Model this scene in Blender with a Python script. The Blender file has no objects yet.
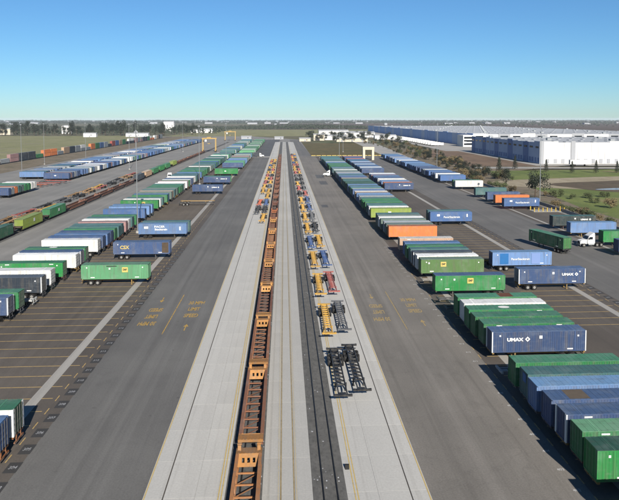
import bpy, math, random
from mathutils import Vector, Matrix
random.seed(7)
R = math.radians
SC = bpy.context.scene
COL = SC.collection

# ------------------------------------------------------------------ camera, sky, sun, exposure
F, PX, YH, CAMH = 640.0, 322.0, 118.5, 33.0          # focal length and principal point in photo pixels
PITCH = R(3.5)
PY = YH + F*math.tan(PITCH)
YAW = math.atan((PX-284)/F*math.cos(PITCH))
cd = bpy.data.cameras.new('camera')
cam = bpy.data.objects.new('camera', cd); COL.objects.link(cam)
cam.location = (0, 0, CAMH)
cam.rotation_euler = (R(90)-PITCH, 0, -YAW)
cd.sensor_fit = 'HORIZONTAL'; cd.sensor_width = 36; cd.lens = F/619*36
cd.shift_x = (309.5-PX)/619; cd.shift_y = -(250-PY)/619
cd.clip_start = 0.5; cd.clip_end = 60000
SC.camera = cam
SUN = Vector((1.45, -7.72, 4.2)).normalized()
sun_d = bpy.data.lights.new('sun', 'SUN'); sun_d.energy = 5.0; sun_d.angle = R(0.5); sun_d.color = (1.0, 0.945, 0.86)
sun = bpy.data.objects.new('sun', sun_d); COL.objects.link(sun)
sun.rotation_euler = (-SUN).to_track_quat('-Z', 'Y').to_euler()
world = bpy.data.worlds.new('World'); SC.world = world; world.use_nodes = True
wn = world.node_tree; wn.nodes.clear()
sky = wn.nodes.new('ShaderNodeTexSky'); sky.sky_type = 'NISHITA'; sky.sun_disc = False
sky.sun_elevation = math.asin(SUN.z); sky.sun_rotation = math.atan2(SUN.x, SUN.y)
sky.altitude = 0; sky.air_density = 0.92; sky.dust_density = 0.08; sky.ozone_density = 10.0
bg = wn.nodes.new('ShaderNodeBackground'); bg.inputs[1].default_value = 0.05
wo = wn.nodes.new('ShaderNodeOutputWorld')
tint = wn.nodes.new('ShaderNodeMix'); tint.data_type = 'RGBA'; tint.blend_type = 'MULTIPLY'; tint.inputs[0].default_value = 1.0; tint.inputs[7].default_value = (1.0, 1.06, 0.965, 1)
wn.links.new(sky.outputs[0], tint.inputs[6]); wn.links.new(tint.outputs[2], bg.inputs[0]); wn.links.new(bg.outputs[0], wo.inputs[0])
SC.view_settings.view_transform = 'Standard'; SC.view_settings.look = 'None'
SC.view_settings.exposure = 1.1; SC.view_settings.gamma = 1.0; SC.view_settings.use_curve_mapping = False
SC.cycles.max_bounces = 5; SC.cycles.volume_bounces = 0; SC.cycles.use_denoising = True

def G(x, y, z=0.0):
    """photo pixel -> world point on the horizontal plane at height z"""
    m = cam.rotation_euler.to_matrix()
    d = m @ Vector((x-PX, -(y-PY), -F))
    t = (z-CAMH)/d.z
    return Vector((d.x*t, d.y*t, z))

# ------------------------------------------------------------------ materials
ALB = 0.49                                   # seen colours -> surface albedo under this sun and exposure
def lin(c):
    return tuple(ALB*(v/255/12.92 if v/255 <= 0.04045 else ((v/255+0.055)/1.055)**2.4) for v in c)+(1,)
class NT:
    def __init__(s, name):
        s.m = bpy.data.materials.new(name); s.m.use_nodes = True; s.t = s.m.node_tree
        s.b = s.t.nodes['Principled BSDF']; s.co = s.t.nodes.new('ShaderNodeTexCoord')
    def n(s, ty, **k):
        o = s.t.nodes.new(ty)
        for a, b in k.items(): setattr(o, a, b)
        return o
    def l(s, a, b): s.t.links.new(a, b)
    def noise(s, scale, sc3=None, detail=4, rough=0.55, coord='Object'):
        o = s.n('ShaderNodeTexNoise'); o.inputs['Scale'].default_value = scale
        o.inputs['Detail'].default_value = detail; o.inputs['Roughness'].default_value = rough
        if sc3:
            mp = s.n('ShaderNodeMapping'); mp.inputs['Scale'].default_value = sc3
            s.l(s.co.outputs[coord], mp.inputs[0]); s.l(mp.outputs[0], o.inputs['Vector'])
        else: s.l(s.co.outputs[coord], o.inputs['Vector'])
        return o.outputs['Fac']
    def ramp(s, fac, lo, hi, a=0.0, b=1.0):
        o = s.n('ShaderNodeMapRange'); o.inputs[1].default_value = lo; o.inputs[2].default_value = hi
        o.inputs[3].default_value = a; o.inputs[4].default_value = b; s.l(fac, o.inputs[0]); return o.outputs[0]
    def mix(s, fac, a, b, mode='MIX'):
        o = s.n('ShaderNodeMix', data_type='RGBA', blend_type=mode)
        for v, i in ((fac, 0), (a, 6), (b, 7)):
            if hasattr(v, 'is_output'): s.l(v, o.inputs[i])
            else: o.inputs[i].default_value = v
        return o.outputs[2]
    def math(s, op, a, b=0.0):
        o = s.n('ShaderNodeMath', operation=op)
        for v, i in ((a, 0), (b, 1)):
            if hasattr(v, 'is_output'): s.l(v, o.inputs[i])
            else: o.inputs[i].default_value = v
        return o.outputs[0]
    def bump(s, h, strength=0.3, dist=0.05):
        o = s.n('ShaderNodeBump'); o.inputs['Strength'].default_value = strength; o.inputs['Distance'].default_value = dist
        s.l(h, o.inputs['Height']); s.l(o.outputs[0], s.b.inputs['Normal'])
    def done(s, col, rough=0.8, metal=0.0, spec=0.3):
        if hasattr(col, 'is_output'): s.l(col, s.b.inputs['Base Color'])
        else: s.b.inputs['Base Color'].default_value = col
        if hasattr(rough, 'is_output'): s.l(rough, s.b.inputs['Roughness'])
        else: s.b.inputs['Roughness'].default_value = rough
        s.b.inputs['Metallic'].default_value = metal; s.b.inputs['Specular IOR Level'].default_value = spec
        return s.m

def asphalt(name, c1, c2, dark, crack=0.12, streak=0.5):
    t = NT(name)
    big = t.ramp(t.noise(0.045, detail=6, rough=0.6), 0.38, 0.64)
    col = t.mix(big, lin(c1), lin(c2))
    st = t.ramp(t.noise(1.0, (0.75, 0.012, 1), detail=5, rough=0.65), 0.5, 0.74, 0, streak)
    col = t.mix(st, col, lin(dark))
    blot = t.ramp(t.noise(0.33, detail=6, rough=0.7), 0.56, 0.74, 0, 0.35)
    col = t.mix(blot, col, lin(dark))
    light = t.ramp(t.noise(0.16, (1, 0.35, 1), detail=7, rough=0.72), 0.55, 0.8, 0, 0.35)
    col = t.mix(light, col, lin(tuple(min(255, v+30) for v in c2)))
    vo = t.n('ShaderNodeTexVoronoi', feature='DISTANCE_TO_EDGE'); vo.inputs['Scale'].default_value = 0.085
    wv = t.n('ShaderNodeTexNoise'); wv.inputs['Scale'].default_value = 0.5; wv.inputs['Detail'].default_value = 4
    t.l(t.co.outputs['Object'], wv.inputs['Vector'])
    ad = t.n('ShaderNodeVectorMath', operation='MULTIPLY_ADD'); ad.inputs[1].default_value = (3, 3, 0)
    t.l(wv.outputs['Color'], ad.inputs[0]); t.l(t.co.outputs['Object'], ad.inputs[2]); t.l(ad.outputs[0], vo.inputs['Vector'])
    cr = t.ramp(vo.outputs['Distance'], 0.002, 0.008, crack, 0)
    col = t.mix(cr, col, lin(dark))
    tw = t.ramp(t.noise(1.0, (0.45, 0.004, 1), detail=4, rough=0.6), 0.5, 0.66, 0, 0.3)
    col = t.mix(tw, col, lin(tuple(min(255, v+22) for v in c2)))
    oil = t.ramp(t.noise(0.9, detail=2, rough=0.5), 0.72, 0.8, 0, 0.5)
    col = t.mix(oil, col, lin(tuple(v*0.7 for v in dark)))
    gr = t.ramp(t.noise(6.0, detail=3), 0.3, 0.7, 0.86, 1.12)
    col = t.mix(1.0, col, gr, 'MULTIPLY')
    t.bump(t.noise(9.0, detail=3), 0.25, 0.03)
    return t.done(col, 0.85)

def concrete(name, c1, c2, per_object=True, dark=(120, 118, 112)):
    t = NT(name)
    col = t.mix(t.ramp(t.noise(0.12, (1, 0.3, 1), detail=6), 0.35, 0.7), lin(c1), lin(c2))
    st = t.ramp(t.noise(1.0, (1.6, 0.02, 1), detail=5, rough=0.65), 0.52, 0.75, 0, 0.42)
    col = t.mix(st, col, lin(dark))
    sp = t.ramp(t.noise(0.8, detail=7, rough=0.75), 0.6, 0.78, 0, 0.45)
    col = t.mix(sp, col, lin(dark))
    if per_object:
        oi = t.n('ShaderNodeObjectInfo')
        col = t.mix(1.0, col, t.ramp(oi.outputs['Random'], 0, 1, 0.965, 1.02), 'MULTIPLY')
    col = t.mix(1.0, col, t.ramp(t.noise(5.0, detail=3), 0.3, 0.7, 0.93, 1.06), 'MULTIPLY')
    t.bump(t.noise(7.0), 0.15, 0.02)
    return t.done(col, 0.8)

def speckle(name, cols, scale, bump=0.5, extra=None):
    """gravel, soil, grass: noise between several colours plus fine grain"""
    t = NT(name)
    col = t.mix(t.ramp(t.noise(scale, detail=6), 0.35, 0.66), lin(cols[0]), lin(cols[1]))
    col = t.mix(t.ramp(t.noise(scale*4.3, (1, 0.45, 1), detail=6, rough=0.65), 0.48, 0.72), col, lin(cols[2]))
    if extra: col = t.mix(t.ramp(t.noise(extra[1], detail=5), extra[2], extra[2]+0.1), col, lin(extra[0]))
    col = t.mix(1.0, col, t.ramp(t.noise(scale*60, detail=3), 0.3, 0.7, 0.75, 1.22), 'MULTIPLY')
    t.bump(t.noise(scale*40, detail=4), bump, 0.1)
    return t.done(col, 0.95, spec=0.1)

def paint_worn(name, c, under, lo=0.5, hi=0.68):
    t = NT(name)
    w = t.ramp(t.noise(2.2, detail=7, rough=0.7), lo, hi)
    return t.done(t.mix(w, lin(c), lin(under)), 0.7)

def plain(name, c, rough=0.6, metal=0.0, var=0.15, scale=1.5, dirt=None):
    t = NT(name); base = lin(c)
    oi = t.n('ShaderNodeObjectInfo')
    col = t.mix(1.0, base, t.ramp(t.noise(scale, detail=5), 0.3, 0.7, 1-var, 1+var), 'MULTIPLY')
    if dirt: col = t.mix(t.ramp(t.noise(scale*2.2, detail=7, rough=0.7), 0.5, 0.72, 0, 0.8), col, lin(dirt))
    return t.done(col, rough, metal)

def painted(name, rough=0.5, dirt=0.35, rust=0.5, roof=False):
    """paint whose colour is the object's own viewport colour, with streaks, fade and rust spots"""
    t = NT(name); oi = t.n('ShaderNodeObjectInfo')
    loc = t.n('ShaderNodeVectorMath', operation='ADD')
    off = t.n('ShaderNodeCombineXYZ'); k = t.math('MULTIPLY', oi.outputs['Random'], 213.0); t.l(k, off.inputs[0]); t.l(k, off.inputs[2])
    t.l(t.co.outputs['Object'], loc.inputs[0]); t.l(off.outputs[0], loc.inputs[1])
    def nz(scale, sc3, detail=5, rg=0.6):
        o = t.n('ShaderNodeTexNoise'); o.inputs['Scale'].default_value = scale; o.inputs['Detail'].default_value = detail
        o.inputs['Roughness'].default_value = rg
        mp = t.n('ShaderNodeMapping'); mp.inputs['Scale'].default_value = sc3
        t.l(loc.outputs[0], mp.inputs[0]); t.l(mp.outputs[0], o.inputs['Vector']); return o.outputs['Fac']
    col = t.mix(1.0, oi.outputs['Color'], t.ramp(oi.outputs['Random'], 0, 1, 0.86, 1.12), 'MULTIPLY')
    if roof:
        col = t.mix(t.ramp(nz(0.5, (1, 1, 1)), 0.45, 0.75, 0, 0.3), col, lin((170, 175, 172)))
        col = t.mix(t.ramp(nz(1.2, (0.5, 1.6, 1), 7, 0.7), 0.5, 0.72, 0, 0.5), col, lin((84, 80, 72)))
    else:
        col = t.mix(t.ramp(nz(1.0, (2.2, 2.2, 0.25)), 0.46, 0.74, 0, dirt), col, lin((112, 104, 92)))
        col = t.mix(t.ramp(nz(1.0, (0.7, 0.7, 3.5), 6, 0.7), 0.55, 0.72, 0, 0.28), col, lin((150, 148, 140)))
        col = t.mix(t.ramp(nz(0.4, (1, 1, 1)), 0.5, 0.75, 0, 0.2), col, lin((185, 190, 188)))
    col = t.mix(t.ramp(nz(1.7, (1, 1, 1), 8, 0.75), 0.64, 0.74, 0, rust), col, lin((96, 58, 38)))
    bz = nz(0.9, (1, 1, 0.6), 3, 0.5); t.bump(bz, 0.35, 0.08)
    return t.done(col, rough, spec=0.3)

M = {}
M['asphalt_left'] = asphalt('asphalt_left_road', (111, 109, 106), (125, 123, 119), (90, 88, 86))
M['asphalt_right'] = asphalt('asphalt_right_road', (128, 123, 116), (144, 138, 130), (92, 88, 82))
M['asphalt_yard'] = asphalt('asphalt_yard', (140, 138, 133), (156, 153, 147), (116, 114, 110), 0.1, 0.3)
M['asphalt_stall'] = asphalt('asphalt_stall', (92, 85, 78), (108, 100, 91), (66, 61, 56), 0.12, 0.35)
M['asphalt_outer'] = asphalt('asphalt_outer_road', (112, 110, 107), (126, 123, 119), (90, 88, 85))
M['asphalt_dark'] = asphalt('asphalt_lot', (92, 92, 93), (104, 104, 104), (76, 76, 76), 0.2, 0.2)
M['concrete'] = concrete('pad_concrete', (202, 200, 194), (216, 213, 206), dark=(160, 156, 148))
M['concrete_c'] = concrete('track_concrete', (192, 190, 184), (208, 205, 198), dark=(136, 131, 122))
M['concrete_strip'] = concrete('strip_concrete', (176, 172, 165), (192, 188, 180), False)
M['joint'] = plain('joint_filler', (150, 146, 138))
M['ballast'] = speckle('ballast', [(118, 117, 114), (136, 134, 130), (102, 101, 99)], 0.8, 0.8, ((170, 168, 160), 2.2, 0.7))
M['yellow'] = paint_worn('yellow_paint', (218, 190, 118), (170, 158, 130))
M['yellow_pale'] = paint_worn('pale_yellow_paint', (206, 190, 150), (184, 180, 170), 0.45, 0.65)
M['yellow_text'] = paint_worn('yellow_road_paint', (208, 168, 78), (112, 106, 96), 0.46, 0.66)
M['yellow_faded'] = paint_worn('faded_yellow_paint', (190, 164, 108), (128, 121, 112), 0.48, 0.68)
M['stall_yellow'] = paint_worn('stall_line_paint', (206, 174, 110), (104, 96, 86), 0.52, 0.68)
M['white_text'] = paint_worn('white_road_paint', (186, 186, 188), (92, 91, 90), 0.46, 0.66)
M['white_num'] = paint_worn('white_number_paint', (232, 232, 230), (150, 146, 140), 0.54, 0.7)
M['patch'] = asphalt('number_patch', (62, 61, 60), (74, 73, 72), (48, 48, 48), 0, 0.1)
M['rail'] = plain('rail_steel', (186, 166, 124), 0.5, 0.1, 0.2)
M['rail_dark'] = plain('rail_dark_steel', (58, 56, 54), 0.45, 0.4)
M['paint'] = painted('container_paint', 0.6, 0.5, 0.6)
M['roofpaint'] = painted('container_roof_paint', 0.55, roof=True, rust=0.65)
M['steel'] = painted('painted_steel', 0.55, 0.4, 0.7)
M['rusty'] = painted('rusty_railcar_paint', 0.8, 0.55, 0.9)
M['tyre'] = plain('tyre_rubber', (34, 33, 32), 0.85)
M['rim'] = plain('wheel_rim', (165, 163, 158), 0.5, 0.3)
M['drain'] = plain('drain_grate', (88, 82, 74), 0.7)
M['rod'] = plain('dull_rod', (110, 108, 104), 0.6)
M['black'] = plain('black_steel', (38, 38, 40), 0.6)
M['galv'] = plain('galvanised_steel', (168, 172, 174), 0.45, 0.5, 0.08)
M['white'] = plain('white_paint', (250, 250, 246), 0.5, 0, 0.06)
M['letter_white'] = plain('white_lettering', (250, 250, 246), 0.6, 0, 0.05)
M['letter_yellow'] = plain('yellow_lettering', (222, 196, 110), 0.6, 0, 0.08)
M['letter_dark'] = plain('dark_lettering', (40, 60, 52), 0.6, 0, 0.05)
M['blue_panel'] = plain('blue_panel', (32, 110, 175), 0.55, 0, 0.08)
M['glass'] = plain('window_glass', (28, 36, 44), 0.08, 0, 0.05)
M['crane_yellow'] = plain('crane_yellow', (190, 158, 92), 0.5, 0, 0.1)
M['bollard'] = plain('bollard_yellow', (222, 186, 70), 0.55, 0, 0.12)
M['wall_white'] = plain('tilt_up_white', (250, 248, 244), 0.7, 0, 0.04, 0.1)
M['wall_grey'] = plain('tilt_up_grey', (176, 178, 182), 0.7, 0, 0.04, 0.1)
M['wall_shade_blue'] = plain('tilt_up_shade_pale_blue', (206, 222, 250), 0.7, 0, 0.04, 0.1)  # pale panels with the blue of skylit shade put into the colour
M['wall_shade_blue2'] = plain('tilt_up_shade_blue', (160, 198, 255), 0.7, 0, 0.06, 0.1)  # blue panels, saturation raised to carry the skylit shade of the side
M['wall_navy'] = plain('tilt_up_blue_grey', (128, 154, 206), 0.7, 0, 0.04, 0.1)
M['roof_white'] = plain('membrane_roof', (200, 202, 204), 0.7, 0, 0.12, 0.03, (160, 160, 158))
M['beige'] = plain('beige_wall', (222, 212, 190), 0.8, 0, 0.06)
M['trunk'] = plain('bark', (88, 74, 60), 0.9, 0, 0.25)
M['water'] = plain('pond_water', (96, 100, 98), 0.16, 0, 0.1)
M['grass'] = speckle('green_grass', [(116, 130, 72), (132, 142, 84), (100, 112, 70)], 0.03, 0.4, ((150, 140, 100), 0.05, 0.58))
M['meadow'] = speckle('dry_meadow', [(146, 146, 104), (160, 156, 118), (124, 128, 92)], 0.012, 0.4, ((150, 146, 116), 0.02, 0.55))
M['soil'] = speckle('brown_soil', [(128, 108, 92), (146, 124, 104), (110, 94, 80)], 0.02, 0.5)
M['plough'] = speckle('ploughed_field', [(100, 88, 80), (118, 104, 92), (90, 82, 76)], 0.01, 0.4)
M['verge'] = speckle('verge_soil', [(134, 122, 104), (150, 138, 120), (112, 106, 90)], 0.06, 0.5, ((104, 104, 78), 0.12, 0.56))
M['lotfield'] = speckle('weedy_lot', [(118, 104, 74), (96, 98, 68), (132, 118, 84)], 0.03, 0.5)
M['sand'] = speckle('sandy_bank', [(172, 160, 136), (186, 174, 150), (150, 136, 114)], 0.05, 0.4)
M['mud'] = speckle('mud', [(104, 92, 78), (118, 106, 88), (90, 84, 70)], 0.05, 0.4)
M['farm'] = speckle('farmland', [(112, 112, 88), (130, 120, 98), (98, 106, 80)], 0.0012, 0.3, ((92, 110, 72), 0.0016, 0.55))
def leafmat(name, a, b, c):
    t = NT(name); oi = t.n('ShaderNodeObjectInfo')
    col = t.mix(t.ramp(t.noise(0.5, detail=4), 0.35, 0.65), lin(a), lin(b))
    col = t.mix(t.ramp(t.noise(2.5, detail=3), 0.5, 0.7), col, lin(c))
    col = t.mix(1.0, col, t.ramp(oi.outputs['Random'], 0, 1, 0.75, 1.25), 'MULTIPLY')
    return t.done(col, 0.7, spec=0.2)
M['leaf_dark'] = leafmat('dark_foliage', (46, 54, 42), (58, 66, 50), (38, 46, 36))
M['leaf_mid'] = leafmat('mid_foliage', (82, 92, 58), (100, 106, 66), (66, 76, 50))
M['leaf_dry'] = leafmat('dry_foliage', (122, 108, 78), (138, 120, 88), (96, 90, 64))
# far containers: colour per face
_t = NT('far_container_paint'); _a = _t.n('ShaderNodeVertexColor', layer_name='Col')
M['farpaint'] = _t.done(_t.mix(_t.ramp(_t.noise(0.8, detail=5), 0.5, 0.75, 0, 0.3), _a.outputs['Color'], lin((120, 114, 104))), 0.6)

# ------------------------------------------------------------------ mesh helpers
class MB:
    def __init__(s): s.v, s.f, s.m = [], [], []
    def face(s, pts, m=0):
        i = len(s.v); s.v += [tuple(p) for p in pts]; s.f.append(tuple(range(i, i+len(pts)))); s.m.append(m); return s
    def hexa(s, p, m=0):
        i = len(s.v); s.v += [tuple(q) for q in p]
        for f in ((3, 2, 1, 0), (4, 5, 6, 7), (0, 1, 5, 4), (1, 2, 6, 5), (2, 3, 7, 6), (3, 0, 4, 7)):
            s.f.append(tuple(i+k for k in f)); s.m.append(m)
        return s
    def box(s, x0, x1, y0, y1, z0, z1, m=0):
        return s.hexa([(x0, y0, z0), (x1, y0, z0), (x1, y1, z0), (x0, y1, z0), (x0, y0, z1), (x1, y0, z1), (x1, y1, z1), (x0, y1, z1)], m)
    def beam(s, a, b, w, h=None, m=0):
        a, b = Vector(a), Vector(b); h = h or w; d = (b-a).normalized()
        up = Vector((0, 0, 1)) if abs(d.z) < 0.95 else Vector((0, 1, 0))
        sx = d.cross(up).normalized(); sz = sx.cross(d); x, z = sx*w/2, sz*h/2
        return s.hexa([a-x-z, a+x-z, b+x-z, b-x-z, a-x+z, a+x+z, b+x+z, b-x+z], m)
    def cyl(s, a, b, r0, r1=None, n=10, m=0, caps=True):
        a, b = Vector(a), Vector(b); r1 = r0 if r1 is None else r1; d = (b-a).normalized()
        up = Vector((0, 0, 1)) if abs(d.z) < 0.95 else Vector((0, 1, 0))
        x = d.cross(up).normalized(); y = d.cross(x); i = len(s.v)
        for k in range(n):
            c = math.cos(2*math.pi*k/n)*x+math.sin(2*math.pi*k/n)*y
            s.v += [tuple(a+c*r0), tuple(b+c*r1)]
        for k in range(n):
            k2 = (k+1) % n; s.f.append((i+2*k, i+2*k+1, i+2*k2+1, i+2*k2)); s.m.append(m)
        if caps:
            s.f.append(tuple(i+2*k for k in range(n))); s.m.append(m)
            s.f.append(tuple(i+2*k+1 for k in reversed(range(n)))); s.m.append(m)
        return s
    def prism(s, prof, x0, x1, axis='x', m=0):
        """profile of (u, z) extruded along x or y"""
        i = len(s.v); n = len(prof)
        for q in (x0, x1):
            for u, z in prof: s.v.append((q, u, z) if axis == 'x' else (u, q, z))
        for k in range(n):
            k2 = (k+1) % n; s.f.append((i+k, i+k2, i+n+k2, i+n+k)); s.m.append(m)
        s.f.append(tuple(i+k for k in reversed(range(n)))); s.m.append(m)
        s.f.append(tuple(i+n+k for k in range(n))); s.m.append(m); return s
    def mesh(s, name, mats, smooth=False):
        me = bpy.data.meshes.new(name); me.from_pydata(s.v, [], s.f)
        for q in (mats if isinstance(mats, (list, tuple)) else [mats]): me.materials.append(M[q] if isinstance(q, str) else q)
        me.polygons.foreach_set('material_index', s.m)
        if smooth: me.polygons.foreach_set('use_smooth', [True]*len(s.f))
        me.update(); return me

def ob(name, me, parent=None, loc=(0, 0, 0), rz=0.0, color=None, label=None, cat=None, group=None, kind=None, scale=None, rot=None):
    o = bpy.data.objects.new(name, me); COL.objects.link(o)
    o.location = loc; o.rotation_euler = rot if rot else (0, 0, rz)
    if scale: o.scale = scale if isinstance(scale, (tuple, list)) else (scale,)*3
    if parent: o.parent = parent
    if color: o.color = color
    if label: o['label'] = label
    if cat: o['category'] = cat
    if group: o['group'] = group
    if kind: o['kind'] = kind
    return o
_tc = {}
def text_mesh(s, mat, size=1.0, sx=1.0, sy=1.0, align='CENTER', bold=0.0):
    k = (s, mat, size, sx, sy, align, bold)
    if k not in _tc:
        c = bpy.data.curves.new('lettering', 'FONT'); c.body = s; c.size = size; c.align_x = align; c.align_y = 'CENTER'; c.offset = bold
        c.resolution_u = 3; c.fill_mode = 'FRONT'
        o = bpy.data.objects.new('lettering', c); COL.objects.link(o)
        bpy.context.view_layer.update()
        me = bpy.data.meshes.new_from_object(o.evaluated_get(bpy.context.evaluated_depsgraph_get()))
        bpy.data.objects.remove(o); bpy.data.curves.remove(c)
        me.transform(Matrix.Diagonal((sx, sy, 1, 1))); me.materials.clear(); me.materials.append(M[mat]); _tc[k] = me
    return _tc[k]
ONES = ['', 'first', 'second', 'third', 'fourth', 'fifth', 'sixth', 'seventh', 'eighth', 'ninth', 'tenth', 'eleventh', 'twelfth', 'thirteenth',
        'fourteenth', 'fifteenth', 'sixteenth', 'seventeenth', 'eighteenth', 'nineteenth']
TENS = {2: ('twentieth', 'twenty'), 3: ('thirtieth', 'thirty'), 4: ('fortieth', 'forty'), 5: ('fiftieth', 'fifty'), 6: ('sixtieth', 'sixty'),
        7: ('seventieth', 'seventy'), 8: ('eightieth', 'eighty'), 9: ('ninetieth', 'ninety')}
def ordinal(n):
    if n < 20: return ONES[n]
    if n >= 100: return 'hundred-and-'+ordinal(n-100) if n > 100 else 'hundredth'
    a, b = TENS[n//10]; return a if n % 10 == 0 else b+'-'+ONES[n % 10]

def sheet(name, pts, z, mat, label, parent=None, cat=None, kind='structure', sub=False):
    me = MB().face([(p[0], p[1], z) for p in pts]).mesh(name, mat)
    return ob(name, me, parent, label=label, kind=kind, cat=cat)
def rect(x0, x1, y0, y1): return [(x0, y0), (x1, y0), (x1, y1), (x0, y1)]

# ------------------------------------------------------------------ ground and pavements
gm = MB(); gm.face([(11500*math.cos(a*math.pi/24), 11500*math.sin(a*math.pi/24), -0.6) for a in range(48)])
ob('ground', gm.mesh('ground', 'farm'), label='flat farmland reaching to the horizon', kind='structure')
sheet('meadow', [(-900, 250), (-212, 250), (-212, 700), (-230, 1250), (-900, 1250)], -0.2, 'meadow', 'dry green meadow beyond the outer train')
sheet('meadow_far', rect(-220, 320, 1190, 1900), -0.3, 'meadow', 'green field beyond the far end of the yard')
sheet('ploughed_field', rect(-100, 3500, 2000, 4200), -0.3, 'plough', 'brown ploughed field near the horizon')
sheet('ploughed_field_near', rect(500, 2600, 700, 1990), -0.32, 'plough', 'brown ploughed field right of the warehouses')
yard = sheet('yard_pavement', [(-212, -60), (98, -60), (101, 190), (97, 240), (97, 560), (24, 562), (24, 1000), (-60, 1190), (-228, 1190), (-212, 700)], -0.02, 'asphalt_yard', 'weathered grey asphalt of the rail yard')
sheet('gravel_strip', rect(-212, -170, -60, 1180), 0.0, 'verge', 'gravel strip beside the outer train')
sheet('left_road', rect(-25.2, -12.4, -60, 545), 0.004, 'asphalt_left', 'dark asphalt road left of the tracks')
sheet('right_road', rect(12.75, 27.0, -60, 556), 0.004, 'asphalt_right', 'brownish asphalt road right of the tracks')
sheet('outer_road', rect(60.5, 80.5, -60, 556), 0.004, 'asphalt_outer', 'grey asphalt road between second and far right rows')
stall_l = sheet('left_stall_pavement', rect(-58.5, -25.2, -60, 545), 0.004, 'asphalt_stall', 'dark brown asphalt stalls left of the road')
stall_r = sheet('right_stall_pavement', rect(27.0, 60.5, -60, 556), 0.004, 'asphalt_stall', 'dark brown asphalt stalls right of the road')
stall_c = sheet('far_right_stall_pavement', rect(80.5, 96.6, -60, 556), 0.004, 'asphalt_stall', 'stall pavement below the boundary wall')
sheet('crossing_road', rect(-60, -12.4, 545, 560), 0.006, 'concrete_strip', 'pale crossing lane at the far end of the left road')
sheet('far_lot', [(-37, 560), (-12.4, 560), (-6, 1000), (-34, 1000)], 0.006, 'asphalt_dark', 'dark asphalt lot beyond the crossing lane')
sheet('far_right_road', [(13, 556), (24, 556), (22, 1000), (8, 1000)], 0.006, 'asphalt_outer', 'asphalt lane beside the weedy lot')
sheet('weedy_lot', [(24, 578), (88, 578), (118, 850), (24, 860)], 0.02, 'lotfield', 'weedy brown lot at the far end of the yard')
sheet('gate_road', [(88, 560), (108, 560), (128, 1000), (100, 1000)], 0.03, 'concrete_strip', 'pale concrete gate road beyond the right rows')

# concrete pads: slabs nearby as pieces, the rest as one sheet
SLAB_FAR = 205
def pad(name, x0, x1, cols, mat, label, z=0.0):
    root = sheet(name, rect(x0, x1, -60, 900), z+0.006, 'joint', label)
    far = MB()
    for c0, c1 in cols: far.box(c0, c1, SLAB_FAR+0.02, 900, z-0.1, z+0.03)
    f = ob('slab_run', far.mesh('slab_run', mat), root); f['kind'] = 'stuff'
    meshes = {}
    y = 30.0; i = 0
    L = 6.1
    while y < SLAB_FAR-0.1:
        for c0, c1 in cols:
            k = (c0, c1)
            if k not in meshes: meshes[k] = MB().box(c0+0.008, c1-0.008, 0.008, L-0.008, -0.1, 0.03).mesh('slab', mat)
            ob('slab', meshes[k], root, (0, min(y, SLAB_FAR-L), z+random.uniform(0, 0.004)))
        y += (SLAB_FAR-30)/29 if False else L
        i += 1
    return root
SLAB_FAR = 30+6.1*29
pad_l = pad('left_pad', -12.4, -5.3, [(-12.4, -10.72), (-10.6, -7.9), (-7.9, -5.3)], 'concrete', 'pale concrete pad between the left road and the train')
pad_c = pad('centre_pad', -2.05, 2.42, [(-2.05, -0.48), (-0.34, 0.72), (0.86, 2.42)], 'concrete_c', 'pale concrete strip with embedded rails between two tracks')
pad_r = pad('right_pad', 5.42, 12.75, [(5.42, 8.2), (8.2, 11.0), (11.1, 12.75)], 'concrete', 'pale concrete pad with stored chassis right of the tracks')
def line(x, w, y0, y1, parent, mat='yellow', z=0.042, name='painted_line'):
    return ob(name, MB().face([(x-w/2, y0, z), (x+w/2, y0, z), (x+w/2, y1, z), (x-w/2, y1, z)]).mesh(name, mat), parent)
for x, p in ((-12.28, pad_l), (-5.85, pad_l), (-5.6, pad_l), (12.62, pad_r), (6.12, pad_r), (6.38, pad_r), (-0.62, pad_c), (1.0, pad_c)):
    line(x, 0.07 if p is pad_c else 0.11, 30, 800, p, 'yellow_pale' if p is pad_c else 'yellow')
for x, p in ((-10.66, pad_l), (11.05, pad_r)):
    ob('slot_drain', MB().box(x-0.04, x+0.04, 30, 800, -0.05, 0.02).mesh('slot_drain', 'drain'), p)
for x in (-0.41, 0.79):
    ob('rail', MB().box(x-0.06, x+0.06, 30, 900, -0.05, 0.045).mesh('rail', 'rail'), pad_c)
# ballasted tracks
def track(name, x0, x1, rails, label, z=-0.05, y0=-20, y1=900, rm='rail_dark'):
    root = sheet(name, rect(x0, x1, y0, y1), z+0.012, 'ballast', label, kind='structure')
    for r in rails:
        ob('rail', MB().box(r-0.035, r+0.035, y0, y1, z, z+0.17).box(r-0.08, r+0.08, y0, y1, z, z+0.03).mesh('rail', rm), root)
    return root
track('train_track', -5.3, -2.05, (-4.02, -2.78), 'grey ballasted track under the empty well cars', 0.0)
track('open_track', 2.42, 5.42, (3.36, 4.6), 'dark ballasted track between the concrete strips', 0.0)
track('storage_track', -79.5, -75.5, (-78.1, -76.9), 'ballasted storage track on the left', 0.0, 100, 900)
track('outer_track', -206.5, -201.5, (-204.6, -203.4), 'ballasted track of the outer double-stack train', 0.012, 300, 1180)

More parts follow.
